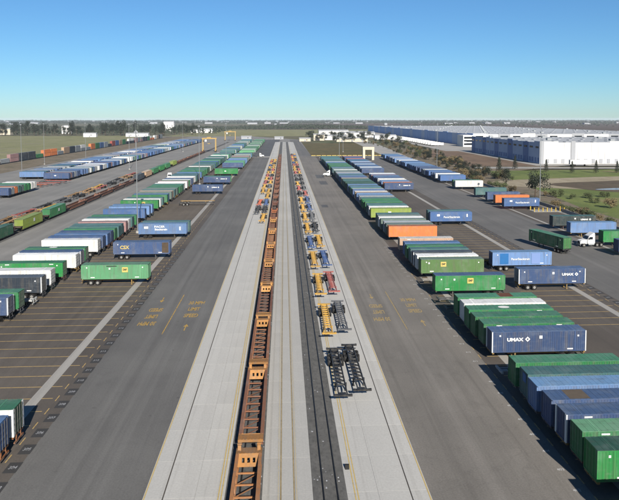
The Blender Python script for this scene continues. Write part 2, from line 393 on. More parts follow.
# stall markings
PITCH_Y = 3.373
st_l = MB().box(-14.6, 14.6, -0.07, 0.07, 0, 0.004).mesh('stall_line', 'stall_yellow')
tbar = MB().box(-0.06, 0.06, -0.75, 0.75, 0, 0.004).mesh('stall_bar', 'stall_yellow')
st_s = MB().box(-6.4, 6.4, -0.07, 0.07, 0, 0.004).mesh('stall_line', 'stall_yellow')
pm = MB().box(-0.62, 0.62, -0.95, 0.95, 0, 0.004).mesh('number_patch', 'patch')
def stalls(parent, x_road, sgn, xs, y0, n, first, numbers, mesh, rot):
    """sgn: +1 if the stalls open towards +x"""
    for i in range(n):
        y = y0+i*PITCH_Y
        ob('stall_line', mesh, parent, (xs, y, 0.005))
        ob('stall_bar', tbar, parent, (x_road-sgn*1.1, y, 0.0052))
        if numbers == 1 and i < 34: ob('stall_number', text_mesh(str(first+i), 'white_num', 0.46, 1.05, 1.2), parent, (x_road, y+PITCH_Y/2, 0.008), rot)
        if numbers == 2 and i < 34:
            p = ob('number_patch', pm, parent, (x_road, y+PITCH_Y/2, 0.006))
            ob('stall_number', text_mesh(str(first+i), 'white_text', 0.5, 1.05, 1.5, bold=0.008), p, (0, 0, 0.008), rot)
stalls(stall_l, -25.75, 1, -42.0, 48.5, 60, 301, 2, st_l, 0)
stalls(stall_r, 25.9, -1, 34.5, 48.5, 34, 401, 1, st_s, 0)
stalls(stall_r, 59.7, 1, 51.5, 98.0, 34, 501, 2, st_s, 0)
for x, p, w in ((-29.3, stall_l, 1.25), (30.3, stall_r, 1.25), (56.2, stall_r, 1.25), (82.4, stall_c, 0.9)):
    ob('landing_strip', MB().box(x-w/2, x+w/2, 20, 545, 0, 0.012).mesh('landing_strip', 'concrete_strip'), p)

# road lettering
def road_text(road, x, ys, flip, mat):
    for s, y in zip(('SPEED', 'LIMIT', '30 MPH'), ys):
        ob('road_lettering', text_mesh(s, mat, 1.0, 0.86, 2.6, bold=0.03), road, (x, y, 0.012), math.pi if flip else 0)
arrow = MB().face([(-0.09, -1.5, 0), (0.09, -1.5, 0), (0.09, 0.4, 0), (-0.09, 0.4, 0)]).face([(-0.42, 0.4, 0), (0.42, 0.4, 0), (0, 1.7, 0)])
roads = {o.name: o for o in COL.objects if o.name in ('left_road', 'right_road')}
for nm, sg, mat in (('left_road', -1, 'yellow_text'), ('right_road', 1, 'yellow_faded')):
    rd = roads[nm]; am = arrow.mesh('road_arrow', mat)
    if sg < 0: road_text(rd, -15.7, (106.65, 110.3, 114.0), False, mat); road_text(rd, -22.2, (110.3, 106.6, 102.9), True, mat)
    else: road_text(rd, 22.4, (107.0, 110.3, 113.7), False, mat); road_text(rd, 16.0, (110.4, 106.9, 103.0), True, mat)
    xr, xl = (-15.7, -22.2) if sg < 0 else (22.4, 16.0)
    ob('road_arrow', am, rd, (xr, 100.5, 0.012)); ob('road_arrow', am, rd, (xl, 116.4, 0.012), math.pi)
    line(-18.8 if sg < 0 else 19.2, 0.16, 97.5, 119.6, rd, mat, 0.012, 'centre_line')

# ------------------------------------------------------------------ containers
CW, CH, CZ = 2.5, 2.85, 1.25
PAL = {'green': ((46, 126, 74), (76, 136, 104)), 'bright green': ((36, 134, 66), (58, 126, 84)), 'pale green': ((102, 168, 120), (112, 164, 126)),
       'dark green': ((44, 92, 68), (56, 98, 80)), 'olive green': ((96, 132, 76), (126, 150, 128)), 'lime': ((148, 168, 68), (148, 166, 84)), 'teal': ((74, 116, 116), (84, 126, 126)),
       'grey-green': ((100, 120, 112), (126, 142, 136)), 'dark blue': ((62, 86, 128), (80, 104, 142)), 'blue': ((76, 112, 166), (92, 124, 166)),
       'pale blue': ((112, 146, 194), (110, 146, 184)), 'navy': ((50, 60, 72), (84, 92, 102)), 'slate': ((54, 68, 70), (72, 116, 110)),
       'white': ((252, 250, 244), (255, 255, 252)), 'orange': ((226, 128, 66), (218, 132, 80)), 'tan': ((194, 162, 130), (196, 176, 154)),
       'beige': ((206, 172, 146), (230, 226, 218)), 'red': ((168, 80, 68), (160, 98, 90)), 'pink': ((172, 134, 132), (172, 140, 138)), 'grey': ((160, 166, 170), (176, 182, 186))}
_cm = {}
def corr(mb, L, y, z0, z1, out, m=0, pitch=0.3, dep=0.035):
    """corrugated side wall along x at y, ribs standing out by dep"""
    n = int(L/pitch); p = L/n; xs = []
    for i in range(n):
        x = -L/2+i*p; xs += [(x, 0), (x+p*0.35, 0), (x+p*0.5, dep), (x+p*0.85, dep)]
    xs.append((L/2, 0))
    for (a, da), (b, db) in zip(xs, xs[1:]):
        q = [(a, y+out*da, z0), (b, y+out*db, z0), (b, y+out*db, z1), (a, y+out*da, z1)]
        mb.face(q if out < 0 else q[::-1], m)
def cont_meshes(L):
    if L in _cm: return _cm[L]
    w = CW/2; b = MB()
    for s in (-1, 1): corr(b, L-0.3, s*(w-0.045), 0.16, CH-0.12, s)
    for s in (-1, 1):
        b.box(-L/2, L/2, s*w-(0.06 if s > 0 else 0), s*w+(0.06 if s < 0 else 0), 0, 0.16)
        b.box(-L/2, L/2, s*w-(0.07 if s > 0 else 0), s*w+(0.07 if s < 0 else 0), CH-0.12, CH-0.04)
        for e in (-1, 1): b.box(e*(L/2-0.075)-0.075, e*(L/2-0.075)+0.075, s*(w-0.07)-0.07, s*(w-0.07)+0.07, 0.002, CH-0.03)
    b.box(-L/2+0.1, L/2-0.1, -w+0.06, w-0.06, 0.05, 0.12)
    e = MB()                                  # nose wall: corrugated across
    n = 8
    for i in range(n):
        y0 = -w+0.14+i*(CW-0.28)/n; y1 = y0+(CW-0.28)/n
        e.box(L/2-0.08, L/2-0.03 if i % 2 else L/2-0.055, y0, y1, 0.16, CH-0.12)
    e.box(L/2-0.09, L/2, -w+0.14, w-0.14, 0, 0.16); e.box(L/2-0.09, L/2, -w+0.14, w-0.14, CH-0.12, CH-0.04)
    k = len(b.v); b.v += e.v; b.f += [tuple(q+k for q in f) for f in e.f]; b.m += e.m
    body = b.mesh('container_body', 'paint')
    r = MB(); n = int(L/0.6); p = (L-0.04)/n
    for i in range(n):
        x = -L/2+0.02+i*p; r.box(x, x+p*0.52, -w+0.02, w-0.02, CH-0.06, CH-0.012); r.box(x+p*0.52, x+p, -w+0.02, w-0.02, CH-0.06, CH)
    roof = r.mesh('container_roof', 'roofpaint')
    d = MB().box(-0.05, 0.0, -1.1, 1.1, 0.14, CH-0.14)                           # plain door for far containers
    d2 = MB().box(-0.05, 0.0, -0.545, 0.545, 0.14, CH-0.14)
    for z in (0.5, 1.1, 1.7, 2.3): d2.box(-0.075, -0.05, -0.5, 0.5, z, z+0.22)
    post = MB().box(-0.09, 0.09, -0.02, 0.03, 0.16, CH-0.05).mesh('side_post', 'paint')
    rod = MB().box(-0.02, 0.02, -0.02, 0.02, 0.1, CH-0.1)
    for z in (0.25, 1.2, CH-0.3): rod.box(-0.035, 0.02, -0.06, 0.06, z, z+0.08)
    seam = MB().box(-0.045, 0.045, -w+0.02, w-0.02, 0, 0.014).mesh('roof_seam', 'roofpaint')
    plate = MB().box(-0.11, 0.11, -0.006, 0.006, -0.11, 0.11).mesh('marking_plate', 'letter_white')
    plate2 = MB().box(-0.4, 0.4, -0.006, 0.006, -0.08, 0.08).mesh('marking_plate', 'letter_white')
    _cm[L] = dict(body=body, roof=roof, door=d2.mesh('container_door', 'paint'), door1=d.mesh('container_door', 'paint'), post=post,
                  rod=rod.mesh('lock_rod', 'rod'), seam=seam, plate=plate, plate2=plate2)
    return _cm[L]
def jit(c, k=0.06):
    f = 1+random.uniform(-k, k); return tuple(min(1, v*f) for v in c[:3])+(1,)
def shade(c, f): return tuple(min(1, v*f) for v in c[:3])+(1,)
def container(x, y, rz, col, label, group, detail, L=13.1, z=CZ, roofc=None, post_white=False, door_col=None, tilt=None, marks=()):
    q = cont_meshes(L); side, roof = PAL[col]
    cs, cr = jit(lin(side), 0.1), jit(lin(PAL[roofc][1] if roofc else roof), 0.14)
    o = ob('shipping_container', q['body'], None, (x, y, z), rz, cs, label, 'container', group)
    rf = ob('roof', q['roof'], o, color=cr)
    w = CW/2
    if detail == 0:
        ob('door', q['door1'], o, (-L/2+0.05, 0, 0), color=shade(cs, 0.9)); return o
    for s in (-1, 1):
        dr = ob('door', q['door'], o, (-L/2+0.06, s*0.555, 0), color=door_col or shade(cs, 0.92))
        for yy in (-0.28, 0.28): ob('lock_rod', q['rod'], dr, (-0.1, yy, 0))
        for e in (-1, 1):
            ob('side_post', q['post'], o, (e*L*0.38, s*w-(0 if s > 0 else 0.0), 0) if s > 0 else (e*L*0.38, -w, 0), math.pi if s < 0 else 0, lin((225, 225, 222)) if post_white and False else shade(cs, 1.12))
            ob('marking_plate', q['plate'], o, (e*L*0.415, s*(w+0.012), random.choice((2.3, 2.15))))
            if random.random() < 0.8: ob('marking_plate', q['plate2'], o, (e*L*0.33, s*(w+0.012), random.choice((0.35, 2.55, 0.4))))
    for e in (-1, 1): ob('roof_seam', q['seam'], rf, (e*L*0.38, 0, CH+0.001), color=shade(cr, 1.5))
    if post_white:
        pw = MB().box(-0.12, 0.012, -0.15, 0.15, 0.01, CH-0.02)
        me = bpy.data.meshes.get('corner_post') or pw.mesh('corner_post', 'letter_white')
        for e in (-1, 1):
            for s in (-1, 1): ob('corner_post', me, o, (e*L/2, s*(w-0.13), 0), 0 if e > 0 else math.pi)
    return o
def side_mark(o, me, x, z, front_local=-1, y_off=0.05):
    """flat print on the long side that faces the camera"""
    return ob('lettering', me, o, (x, front_local*(CW/2+y_off), z), rot=(R(90), 0, 0 if front_local < 0 else math.pi))
def side_panel(o, name, w, h, x, z, mat, front_local=-1, off=0.04):
    return ob(name, MB().box(-w/2, w/2, -0.006, 0.006, -h/2, h/2).mesh(name, mat), o, (x, front_local*(CW/2+off), z))

# ------------------------------------------------------------------ chassis
wheel_m = MB()
for yy in (-0.17, 0.17): wheel_m.cyl((0, yy-0.13, 0), (0, yy+0.13, 0), 0.5, n=14)
wheel_me = wheel_m.mesh('tyre', 'tyre')
rim_m = MB().cyl((0, -0.31, 0), (0, 0.31, 0), 0.26, n=10).cyl((0, -0.36, 0), (0, 0.36, 0), 0.1, n=8).mesh('rim', 'rim')
_ch = {}
def chassis_meshes(L, W):
    if (L, W) in _ch: return _ch[(L, W)]
    f = MB(); rz0, rz1 = 0.86, 1.2
    for s in (-1, 1):
        f.box(-L/2, L/2-2.4, s*0.5-0.07, s*0.5+0.07, 0.86, 1.16)
        f.box(L/2-2.4, L/2, s*0.5-0.07, s*0.5+0.07, 1.0, 1.16)
    n = 11
    for i in range(n):
        x = -L/2+0.7+i*(L-3.0)/n; f.box(x-0.06, x+0.06, -0.43, 0.43, 0.92, 1.1)
    for i in range(n-1):
        x = -L/2+0.7+i*(L-3.0)/n; f.beam((x+0.06, -0.43, 1.0), (x+(L-3)/n-0.06, 0.43, 1.0), 0.07)
    f.box(-L/2-0.02, -L/2+0.1, -W/2+0.1, W/2-0.1, 0.5, 0.62)
    for s in (-1, 1): f.box(-L/2, -L/2+0.08, s*0.6-0.05, s*0.6+0.05, 0.62, 0.86)
    for x in (-L*0.31-0.65, -L*0.31+0.65):
        f.cyl((x, -W/2+0.3, 0.5), (x, W/2-0.3, 0.5), 0.09, n=8); 
        for s in (-1, 1): f.box(x-0.1, x+0.1, s*0.5-0.06, s*0.5+0.06, 0.52, 0.86)
    f.box(L/2-1.3, L/2-0.5, -0.4, 0.4, 0.97, 1.0)
    bol = MB().box(-0.13, 0.13, -W/2, W/2, 1.0, 1.22)
    for s in (-1, 1): bol.box(-0.12, 0.12, s*(W/2-0.12)-0.12, s*(W/2-0.12)+0.12, 1.22, 1.25)
    leg = MB().box(-0.09, 0.09, -0.09, 0.09, 0.08, 1.0).box(-0.16, 0.16, -0.16, 0.16, 0.0, 0.08)
    mud = MB().box(-0.02, 0.02, -0.3, 0.3, 0.15, 0.85)
    one = MB()                                     # the same chassis in one mesh, for far copies
    def put(src, dx=0, dy=0, dz=0, m=None):
        k = len(one.v); one.v += [(a+dx, b+dy, c+dz) for a, b, c in src.v]; one.f += [tuple(q+k for q in ff) for ff in src.f]; one.m += [m]*len(src.f)
    put(f, m=0); put(bol, L/2-0.2, m=0); put(bol, -L/2+0.2, m=0)
    for s in (-1, 1):
        put(leg, L*0.24, s*0.65, m=0)
        for x in (-L*0.31-0.65, -L*0.31+0.65): put(wheel_m, x, s*(W/2-0.32), 0.5, m=1)
    _ch[(L, W)] = dict(frame=f.mesh('chassis_frame', 'steel'), bolster=bol.mesh('bolster', 'steel'), leg=leg.mesh('landing_leg', 'steel'),
                       mud=mud.mesh('mud_flap', 'tyre'), one=one.mesh('chassis', ['steel', 'tyre']))
    return _ch[(L, W)]
def chassis(x, y, rz, color, label, group, detail, L=13.1, W=2.4):
    q = chassis_meshes(L, W); c = jit(lin(color), 0.15)
    if not detail: return ob('container_chassis', q['one'], None, (x, y, 0.005), rz, c, label, 'chassis', group)
    o = ob('container_chassis', q['frame'], None, (x, y, 0.012), rz, c, label, 'chassis', group)
    for e in (-1, 1): ob('bolster', q['bolster'], o, (e*(L/2-0.2), 0, 0), color=c)
    for s in (-1, 1):
        ob('landing_leg', q['leg'], o, (L*0.24, s*0.65, 0), color=c)
        ob('mud_flap', q['mud'], o, (-L*0.31-1.35, s*(W/2-0.35), 0))
        for xx in (-L*0.31-0.65, -L*0.31+0.65):
            wl = ob('wheel', wheel_me, o, (xx, s*(W/2-0.32), 0.5)); ob('rim', rim_m, wl)
    return o

# rows: x of the centre, rotation (nose direction), phrase
ROWS = {'A': (34.45, math.pi, 'front right row'), 'B': (51.5, 0, 'second right row'), 'C': (86.1, math.pi, 'far right row'),
        'L1': (-33.4, 0, 'front left row'), 'L2': (-51.0, math.pi, 'second left row'), 'M': (-120.5, 0, 'outer left row'), 'N': (-137.0, 0, 'outermost left row')}
def fill(y0, y1, weights, skip=0.06, step=3.4):
    out = []; y = y0; names = list(weights); w = list(weights.values())
    prev = None
    while y < y1:
        if random.random() > skip:
            c = prev if prev and random.random() < 0.3 else random.choices(names, w)[0]
            out.append((y, c, None)); prev = c
        y += step
    return out
WA = {'teal': 5, 'green': 4, 'blue': 3, 'pale blue': 4, 'white': 3, 'grey-green': 3, 'grey': 2, 'dark blue': 2, 'dark green': 2, 'tan': 1}
WB = {'blue': 5, 'dark blue': 4, 'pale blue': 5, 'white': 3, 'pink': 1.5, 'orange': 1, 'grey': 1, 'teal': 1}
WC = {'blue': 6, 'pale blue': 5, 'dark blue': 3, 'white': 2.5, 'grey': 1, 'teal': 1}
WL = {'green': 5, 'teal': 4, 'white': 4, 'blue': 4, 'dark blue': 3, 'pale green': 2, 'dark green': 3, 'pale blue': 2, 'pink': 1.5, 'grey-green': 2, 'tan': 0.6}
WM = {'dark blue': 4, 'blue': 5, 'pale blue': 5, 'white': 3, 'green': 1.5, 'grey': 4, 'teal': 2, 'pink': 1, 'grey-green': 1}
row = {}
row['A'] = [(45.4, 'green', None), (52.6, 'bright green', 'dark'), (55.95, 'green', 'palegreen'), (59.4, 'dark blue', 'pw'), (62.7, 'dark blue', 'rustroof'), (66.1, 'pale blue', None), (69.2, 'teal', 'sign'), (72.7, 'green', None),
            (83.6, 'dark blue', 'umax'), (87.0, 'green', None), (90.3, 'green', None), (93.7, 'green', 'disc'), (97.0, 'white', None), (100.4, 'green', 'rustpatch'),
            (114.8, 'bright green', 'emp_blue'), (128.3, 'olive green', 'emp'), (131.9, 'white', None), (135.4, 'navy', 'pw'), (138.9, 'teal', None), (142.4, 'green', None), (146.0, 'blue', 'pw2'), (151.6, 'beige', None),
            (169.0, 'orange', None), (172.8, 'grey-green', None), (176.3, 'grey', None), (181.2, 'grey-green', None), (184.6, 'white', None), (188.1, 'grey-green', None), (191.6, 'teal', None),
            (203.0, 'lime', 'dot'), (207.0, 'white', None), (210.5, 'teal', None), (214, 'teal', None), (219.5, 'green', None), (223.0, 'bright green', None), (227.2, 'bright green', 'dot'), (231, 'teal', None), (236, 'grey', None), (240, 'pale blue', None), (245, 'pale blue', None), (248.6, 'tan', None), (252, 'white', None)] + fill(258, 492, WA)
row['B'] = [(118.8, 'dark blue', 'umaxB'), (134.3, 'pale blue', 'pacerB'), (193.8, 'blue', 'pacer'), (197.5, 'teal', 'dot'), (283.0, 'dark blue', 'umaxs'), (287, 'orange', None), (292.0, 'pale blue', None), (296, 'blue', None), (300, 'white', None)] + fill(305, 338, WB) + fill(369, 492, WB)
row['C'] = [(146.5, 'dark blue', 'pw'), (158.4, 'bright green', 'truck'), (172.0, 'pale blue', None), (184.0, 'slate', 'umaxs'), (226.0, 'blue', 'pacer'), (236.0, 'orange', None), (245.5, 'dark blue', 'dot'), (261.0, 'teal', None), (292.0, 'white', None), (295.8, 'green', None), (321, 'blue', None), (325, 'pale blue', None), (332, 'white', None), (336, 'dark blue', None)] + fill(341, 524, WC, 0.1)
row['L1'] = [(60.1, 'blue', 'fg'), (63.7, 'green', 'fgw'), (127.3, 'pale green', 'emp_vent'), (150.7, 'dark blue', 'csx'), (177.0, 'pale blue', 'pacerL'), (180.6, 'teal', None), (280.0, 'dark blue', 'umaxs'), (319.5, 'dark blue', 'umaxs'), (323.2, 'green', None), (369.0, 'bright green', 'dot'), (373, 'green', None), (417, 'dark blue', None), (421, 'blue', None)] + fill(428, 545, WL, 0.25) + fill(575, 900, {'green': 6, 'white': 2, 'pale green': 2, 'dark green': 2}, 0.15)
row['L2'] = [(104.4, 'dark blue', 'pw'), (107.8, 'green', None), (118.0, 'navy', 'pw'), (123.4, 'white', None), (129.8, 'bright green', 'dot'), (137.4, 'white', None), (140.9, 'dark blue', 'pw'), (144.4, 'green', 'disc'), (154.2, 'white', None), (158.5, 'dark blue', None), (162, 'blue', None), (165.5, 'dark blue', None), (169.5, 'green', None), (173, 'teal', None), (176.5, 'teal', None), (181, 'pink', None), (185, 'white', None), (189, 'teal', None), (193, 'green', None), (206, 'blue', None), (213.0, 'pale blue', 'dot'), (217, 'pale blue', None), (228, 'bright green', 'empY'), (232, 'white', None), (236, 'teal', None)] + fill(244, 545, WL, 0.1) + fill(575, 900, WL, 0.2)
row['M'] = [(270.5, 'dark blue', None), (274, 'grey', None), (277.5, 'orange', None), (281, 'teal', None), (284.5, 'grey-green', None), (288, 'green', None), (291.5, 'green', None), (295, 'white', None), (298.5, 'white', None), (345, 'dark blue', 'dot'), (348.5, 'pink', None), (352, 'dark blue', None)] + fill(355.5, 905, WM, 0.05)
row['N'] = fill(352, 905, WM, 0.1)
items = []
for k, lst in row.items():
    for i, (y, c, sp) in enumerate(lst): items.append([math.hypot(ROWS[k][0], y), k, i+1, y, c, sp])
items.sort(key=lambda t: t[0])
NEAR = 270                                     # containers built singly here (the trains bring the total towards 300)
far_items = items[NEAR:]
CHCOL = [(60, 58, 56), (70, 66, 62), (150, 120, 60), (90, 62, 50), (80, 82, 86), (52, 54, 60)]
for d, k, n, y, c, sp in items[:NEAR]:
    X, rz, ph = ROWS[k]
    det = 1 if d < 165 else 0
    x = X+random.uniform(-0.18, 0.18)-(0.6 if k == 'A' and y < 80 else 0); yc = y+CW/2; fl = -1 if rz == 0 else 1
    r = rz+random.uniform(-0.006, 0.006)
    roofc = {'emp_blue': 'dark blue', 'dark': 'dark green', 'palegreen': 'pale green', 'csx': 'dark blue'}.get(sp)
    pw = sp in ('umax', 'umaxB', 'pw', 'umaxs', 'fgw')
    col = c
    extra = {'umax': ' with white lettering', 'umaxB': ' with pale rear doors', 'emp_blue': ' with blue roof and yellow emblem', 'emp': ' with square yellow emblem', 'emp_vent': ' with square yellow emblem',
             'pacerB': ' with broad darker panels', 'pacerL': ' with two lines of white lettering', 'csx': ' with yellow lettering', 'rustpatch': ' with rusty roof patch', 'truck': ' behind white tractor'}.get(sp, '')
    lab = f'{c} container{extra}, {ordinal(n)} '+('in' if extra else 'from camera in')+f' the {ph}'
    if sp in ('fg', 'fgw'): r = math.pi
    dc = lin((205, 205, 200)) if sp == 'umaxB' else (lin((56, 84, 66)) if sp == 'fgw' else None)
    cx = x+(2.2 if sp == 'truck' else 0)
    o = container(cx, yc, r, 'white' if sp == 'fgw' else c, lab, 'containers parked on chassis in rows', det, roofc='green' if sp == 'fgw' else roofc, post_white=pw, door_col=dc)
    fl = -1 if abs(r) < 1 else 1
    mx = -fl                                    # local x that points to the photo's right
    if sp == 'umax' or sp == 'umaxB' or sp == 'umaxs':
        px = -3.4 if sp == 'umax' else 3.0
        side_mark(o, text_mesh('UMAX', 'letter_white', 0.62, 1.25, 1.0, bold=0.03), mx*(px), 1.75, fl)
        a = MB()
        for s in (-1, 1): a.face([(0, 0, 0), (0.34*s, 0.34, 0), (0.34*s+0.18*s, 0.16, 0), (0.2*s, -0.16, 0)] if s > 0 else [(0, 0, 0), (-0.2, -0.16, 0), (-0.52, 0.16, 0), (-0.34, 0.34, 0)])
        a = MB().face([(-0.36, 0, 0), (0, -0.36, 0), (0, -0.16, 0), (-0.16, 0, 0)]).face([(0, -0.36, 0), (0.36, 0, 0), (0.16, 0, 0), (0, -0.16, 0)]).face([(0.36, 0, 0), (0, 0.36, 0), (0, 0.16, 0), (0.16, 0, 0)]).face([(0, 0.36, 0), (-0.36, 0, 0), (-0.16, 0, 0), (0, 0.16, 0)])
        e = side_mark(o, a.mesh('emblem', 'letter_white'), mx*(px+1.75), 1.8, fl); e.name = 'emblem'
        side_panel(o, 'marking_plate', 0.42, 0.42, mx*0.2, 2.05, 'letter_white', fl)
    if sp in ('emp', 'emp_blue', 'emp_vent', 'empY'):
        px = {'emp': -1.9, 'emp_blue': 0.0, 'emp_vent': 2.0, 'empY': 1.5}[sp]
        e = side_panel(o, 'emblem', 1.15, 1.0, mx*px, 1.85, 'letter_yellow', fl)
        t_ = text_mesh('EMP', 'letter_dark', 0.46, 0.95, 1.2, bold=0.015)
        ob('lettering', t_, e, (0, fl*0.012, 0), rot=(R(90), 0, 0 if fl < 0 else math.pi))
        side_panel(o, 'marking_plate', 0.3, 0.34, mx*(px-3.0), 2.1, 'letter_white', fl)
        if sp == 'emp_vent': side_panel(o, 'dark_stripe', 2.0, 0.14, mx*-0.6, 2.6, 'black', fl)
    if sp in ('pacer', 'pacerB', 'pacerL'):
        if sp == 'pacerB':
            side_panel(o, 'blue_panel', 1.9, 2.3, mx*-4.0, 1.45, 'blue_panel', fl); side_panel(o, 'dark_panel', 1.9, 2.3, mx*3.0, 1.45, 'wall_navy', fl)
            side_mark(o, text_mesh('PacerStacktrain', 'letter_white', 0.66, 1.0, 1.0, bold=0.012), mx*-0.4, 1.35, fl)
        elif sp == 'pacerL':
            side_mark(o, text_mesh('PACER', 'letter_white', 0.75, 1.25, 1.0, bold=0.02), mx*-0.8, 2.0, fl)
            side_mark(o, text_mesh('Stacktrain', 'letter_white', 0.78, 1.1, 1.0, bold=0.02), mx*-0.4, 1.25, fl)
            side_panel(o, 'marking_plate', 1.1, 0.6, mx*-4.4, 1.8, 'letter_white', fl); side_panel(o, 'marking_plate', 0.4, 1.0, mx*4.8, 1.5, 'letter_white', fl)
        else:
            side_mark(o, text_mesh('PacerStacktrain', 'letter_white', 0.82, 1.0, 1.0, bold=0.012), mx*0.2, 1.3, fl)
            side_panel(o, 'marking_plate', 0.9, 0.6, mx*-4.0, 1.9, 'letter_white', fl); side_panel(o, 'marking_plate', 0.4, 0.9, mx*5.0, 1.8, 'letter_white', fl)
    if sp == 'csx':
        side_mark(o, text_mesh('CSX', 'letter_yellow', 1.1, 1.0, 1.0, bold=0.03), mx*-3.9, 1.6, fl)
        side_panel(o, 'rust_panel', 1.5, 2.4, mx*5.5, 1.5, M['trunk'], fl, 0.035)
    if sp == 'dot': side_panel(o, 'marking_plate', 1.0, 0.5, mx*-0.5, 1.6, 'letter_white', fl)
    if sp == 'pw2': side_panel(o, 'marking_plate', 1.0, 0.4, mx*-3.6, 1.9, 'letter_white', fl)
    if sp == 'disc': ob('roof_patch', MB().cyl((0, 0, 0), (0, 0, 0.012), 0.55, n=14).mesh('roof_patch', 'letter_white'), o, (mx*-0.8, 0, CH+0.004), scale=(1.6, 1, 1))
    if sp in ('rustpatch', 'rustroof'):
        ob('rust_patch', MB().box(-1.1, 1.1, -1.1, 1.1, 0, 0.006).mesh('rust_patch', plain('rust_patch', (110, 66, 46), 0.9) if sp == 'rustpatch' else plain('rust_patch', (104, 92, 78), 0.9)), o, (mx*(1.6 if sp == 'rustpatch' else -3.4), 0, CH+0.002))
    if sp == 'sign': ob('nose_panel', MB().box(-0.006, 0.006, -0.5, 0.5, -0.5, 0.5).mesh('nose_panel', 'blue_panel'), o, (13.1/2+0.006, 0.2, 2.1))
    if sp == 'fgw':
        side_panel(o, 'marking_plate', 0.05, 0.05, 0, 2, 'letter_white', fl)
    chassis(cx, yc, r, (150, 96, 58) if sp in ('fg', 'fgw') else random.choice(CHCOL), f'chassis under the {c} container {ordinal(n)} from camera in the {ph}', 'chassis under parked containers', det)

# ---- far containers that read as one mass
fm = MB(); fc = []
def far_box(x, y, L, col, z=CZ, along_y=False):
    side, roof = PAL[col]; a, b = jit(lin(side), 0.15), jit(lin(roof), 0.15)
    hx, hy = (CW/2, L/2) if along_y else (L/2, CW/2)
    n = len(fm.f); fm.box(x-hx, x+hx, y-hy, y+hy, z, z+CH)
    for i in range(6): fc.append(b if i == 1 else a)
    if z == CZ:
        for e in (-0.62, 0.48):
            fm.box(x+e*hx-0.5, x+e*hx+0.5, y-hy*0.75, y+hy*0.75, 0, CZ)
            fc.extend([(0.03, 0.03, 0.03, 1)]*6)
for d, k, n, y, c, sp in far_items: far_box(ROWS[k][0]+random.uniform(-0.2, 0.2), y+CW/2, 13.1, c)

# ------------------------------------------------------------------ well cars
UNIT = 20.0
def wellcar_meshes(W):
    q = {}
    h = W/2
    sl = MB()
    for_prof = [(-0.16, 0.35), (0.16, 0.35), (0.16, 0.42), (0.05, 0.42), (0.05, 1.42), (0.17, 1.42), (0.17, 1.5), (-0.13, 1.5), (-0.13, 1.42), (-0.03, 1.42), (-0.03, 0.42), (-0.16, 0.42)]
    sl.prism(for_prof, -8.1, 8.1, 'y')
    for i in range(12):
        y = -7.7+i*1.4; sl.box(-0.1, -0.03, y-0.05, y+0.05, 0.42, 1.42)
    q['sill'] = sl.mesh('side_sill', 'rusty')
    q['cross'] = MB().box(-h+0.2, h-0.2, -0.07, 0.07, 0.38, 0.5).mesh('cross_member', 'rusty')
    dg = MB().beam((-h+0.25, -0.9, 0.44), (h-0.25, 0.9, 0.44), 0.08, 0.06); q['diag'] = dg.mesh('diagonal_brace', 'rusty')
    bp = MB()                                    # end platform with sloping perforated bulkhead
    y0, y1, zt, zb = 0.0, 0.9, 1.5, 0.75
    xs = [-h+0.12, -0.62, -0.38, -0.13, 0.13, 0.38, 0.62, h-0.12]
    def P(x, t): return (x, y0+(y1-y0)*t, zt+(zb-zt)*t)
    for i in range(7):
        a, b = xs[i], xs[i+1]
        for t0, t1 in ((0, 0.3), (0.3, 0.72), (0.72, 1.0)):
            if i in (1, 3, 5) and t0 == 0.3: continue
            p = [P(a, t1), P(b, t1), P(b, t0), P(a, t0)]
            bp.hexa([(u, v, w-0.06) for u, v, w in p]+p)
    q['bulk'] = bp.mesh('bulkhead', 'rusty')
    pl = MB().box(-h, h, -1.15, -0.02, 1.2, 1.46)
    for i in range(7): pl.box(-h+0.15+i*(W-0.4)/6.2, -h+0.26+i*(W-0.4)/6.2, -1.1, -0.1, 1.46, 1.5)
    q['plat'] = pl.mesh('end_platform', 'rusty')
    q['knob'] = MB().box(-0.16, 0.16, -0.3, 0.3, 1.2, 1.95).box(-0.2, 0.2, -0.12, 0.12, 1.95, 2.02).mesh('guide_post', 'rusty')
    tk = MB()
    for s in (-1, 1):
        tk.box(s*0.78-0.08, s*0.78+0.08, -1.15, 1.15, 0.42, 0.72)
    tk.box(-0.7, 0.7, -0.2, 0.2, 0.5, 0.95)
    q['truck'] = tk.mesh('bogie', 'rusty')
    wm = MB()
    for s in (-1, 1): wm.cyl((s*0.62-0.07, 0, 0), (s*0.62+0.07, 0, 0), 0.42, n=14)
    wm.cyl((-0.62, 0, 0), (0.62, 0, 0), 0.09, n=8)
    q['wheel'] = wm.mesh('wheelset', 'rail_dark')
    return q
WQ = wellcar_meshes(2.45)
ORG = [(176, 116, 72), (158, 102, 68), (184, 126, 78), (142, 94, 68)]
DRK = [(128, 82, 62), (116, 72, 58), (140, 92, 68), (108, 74, 60)]
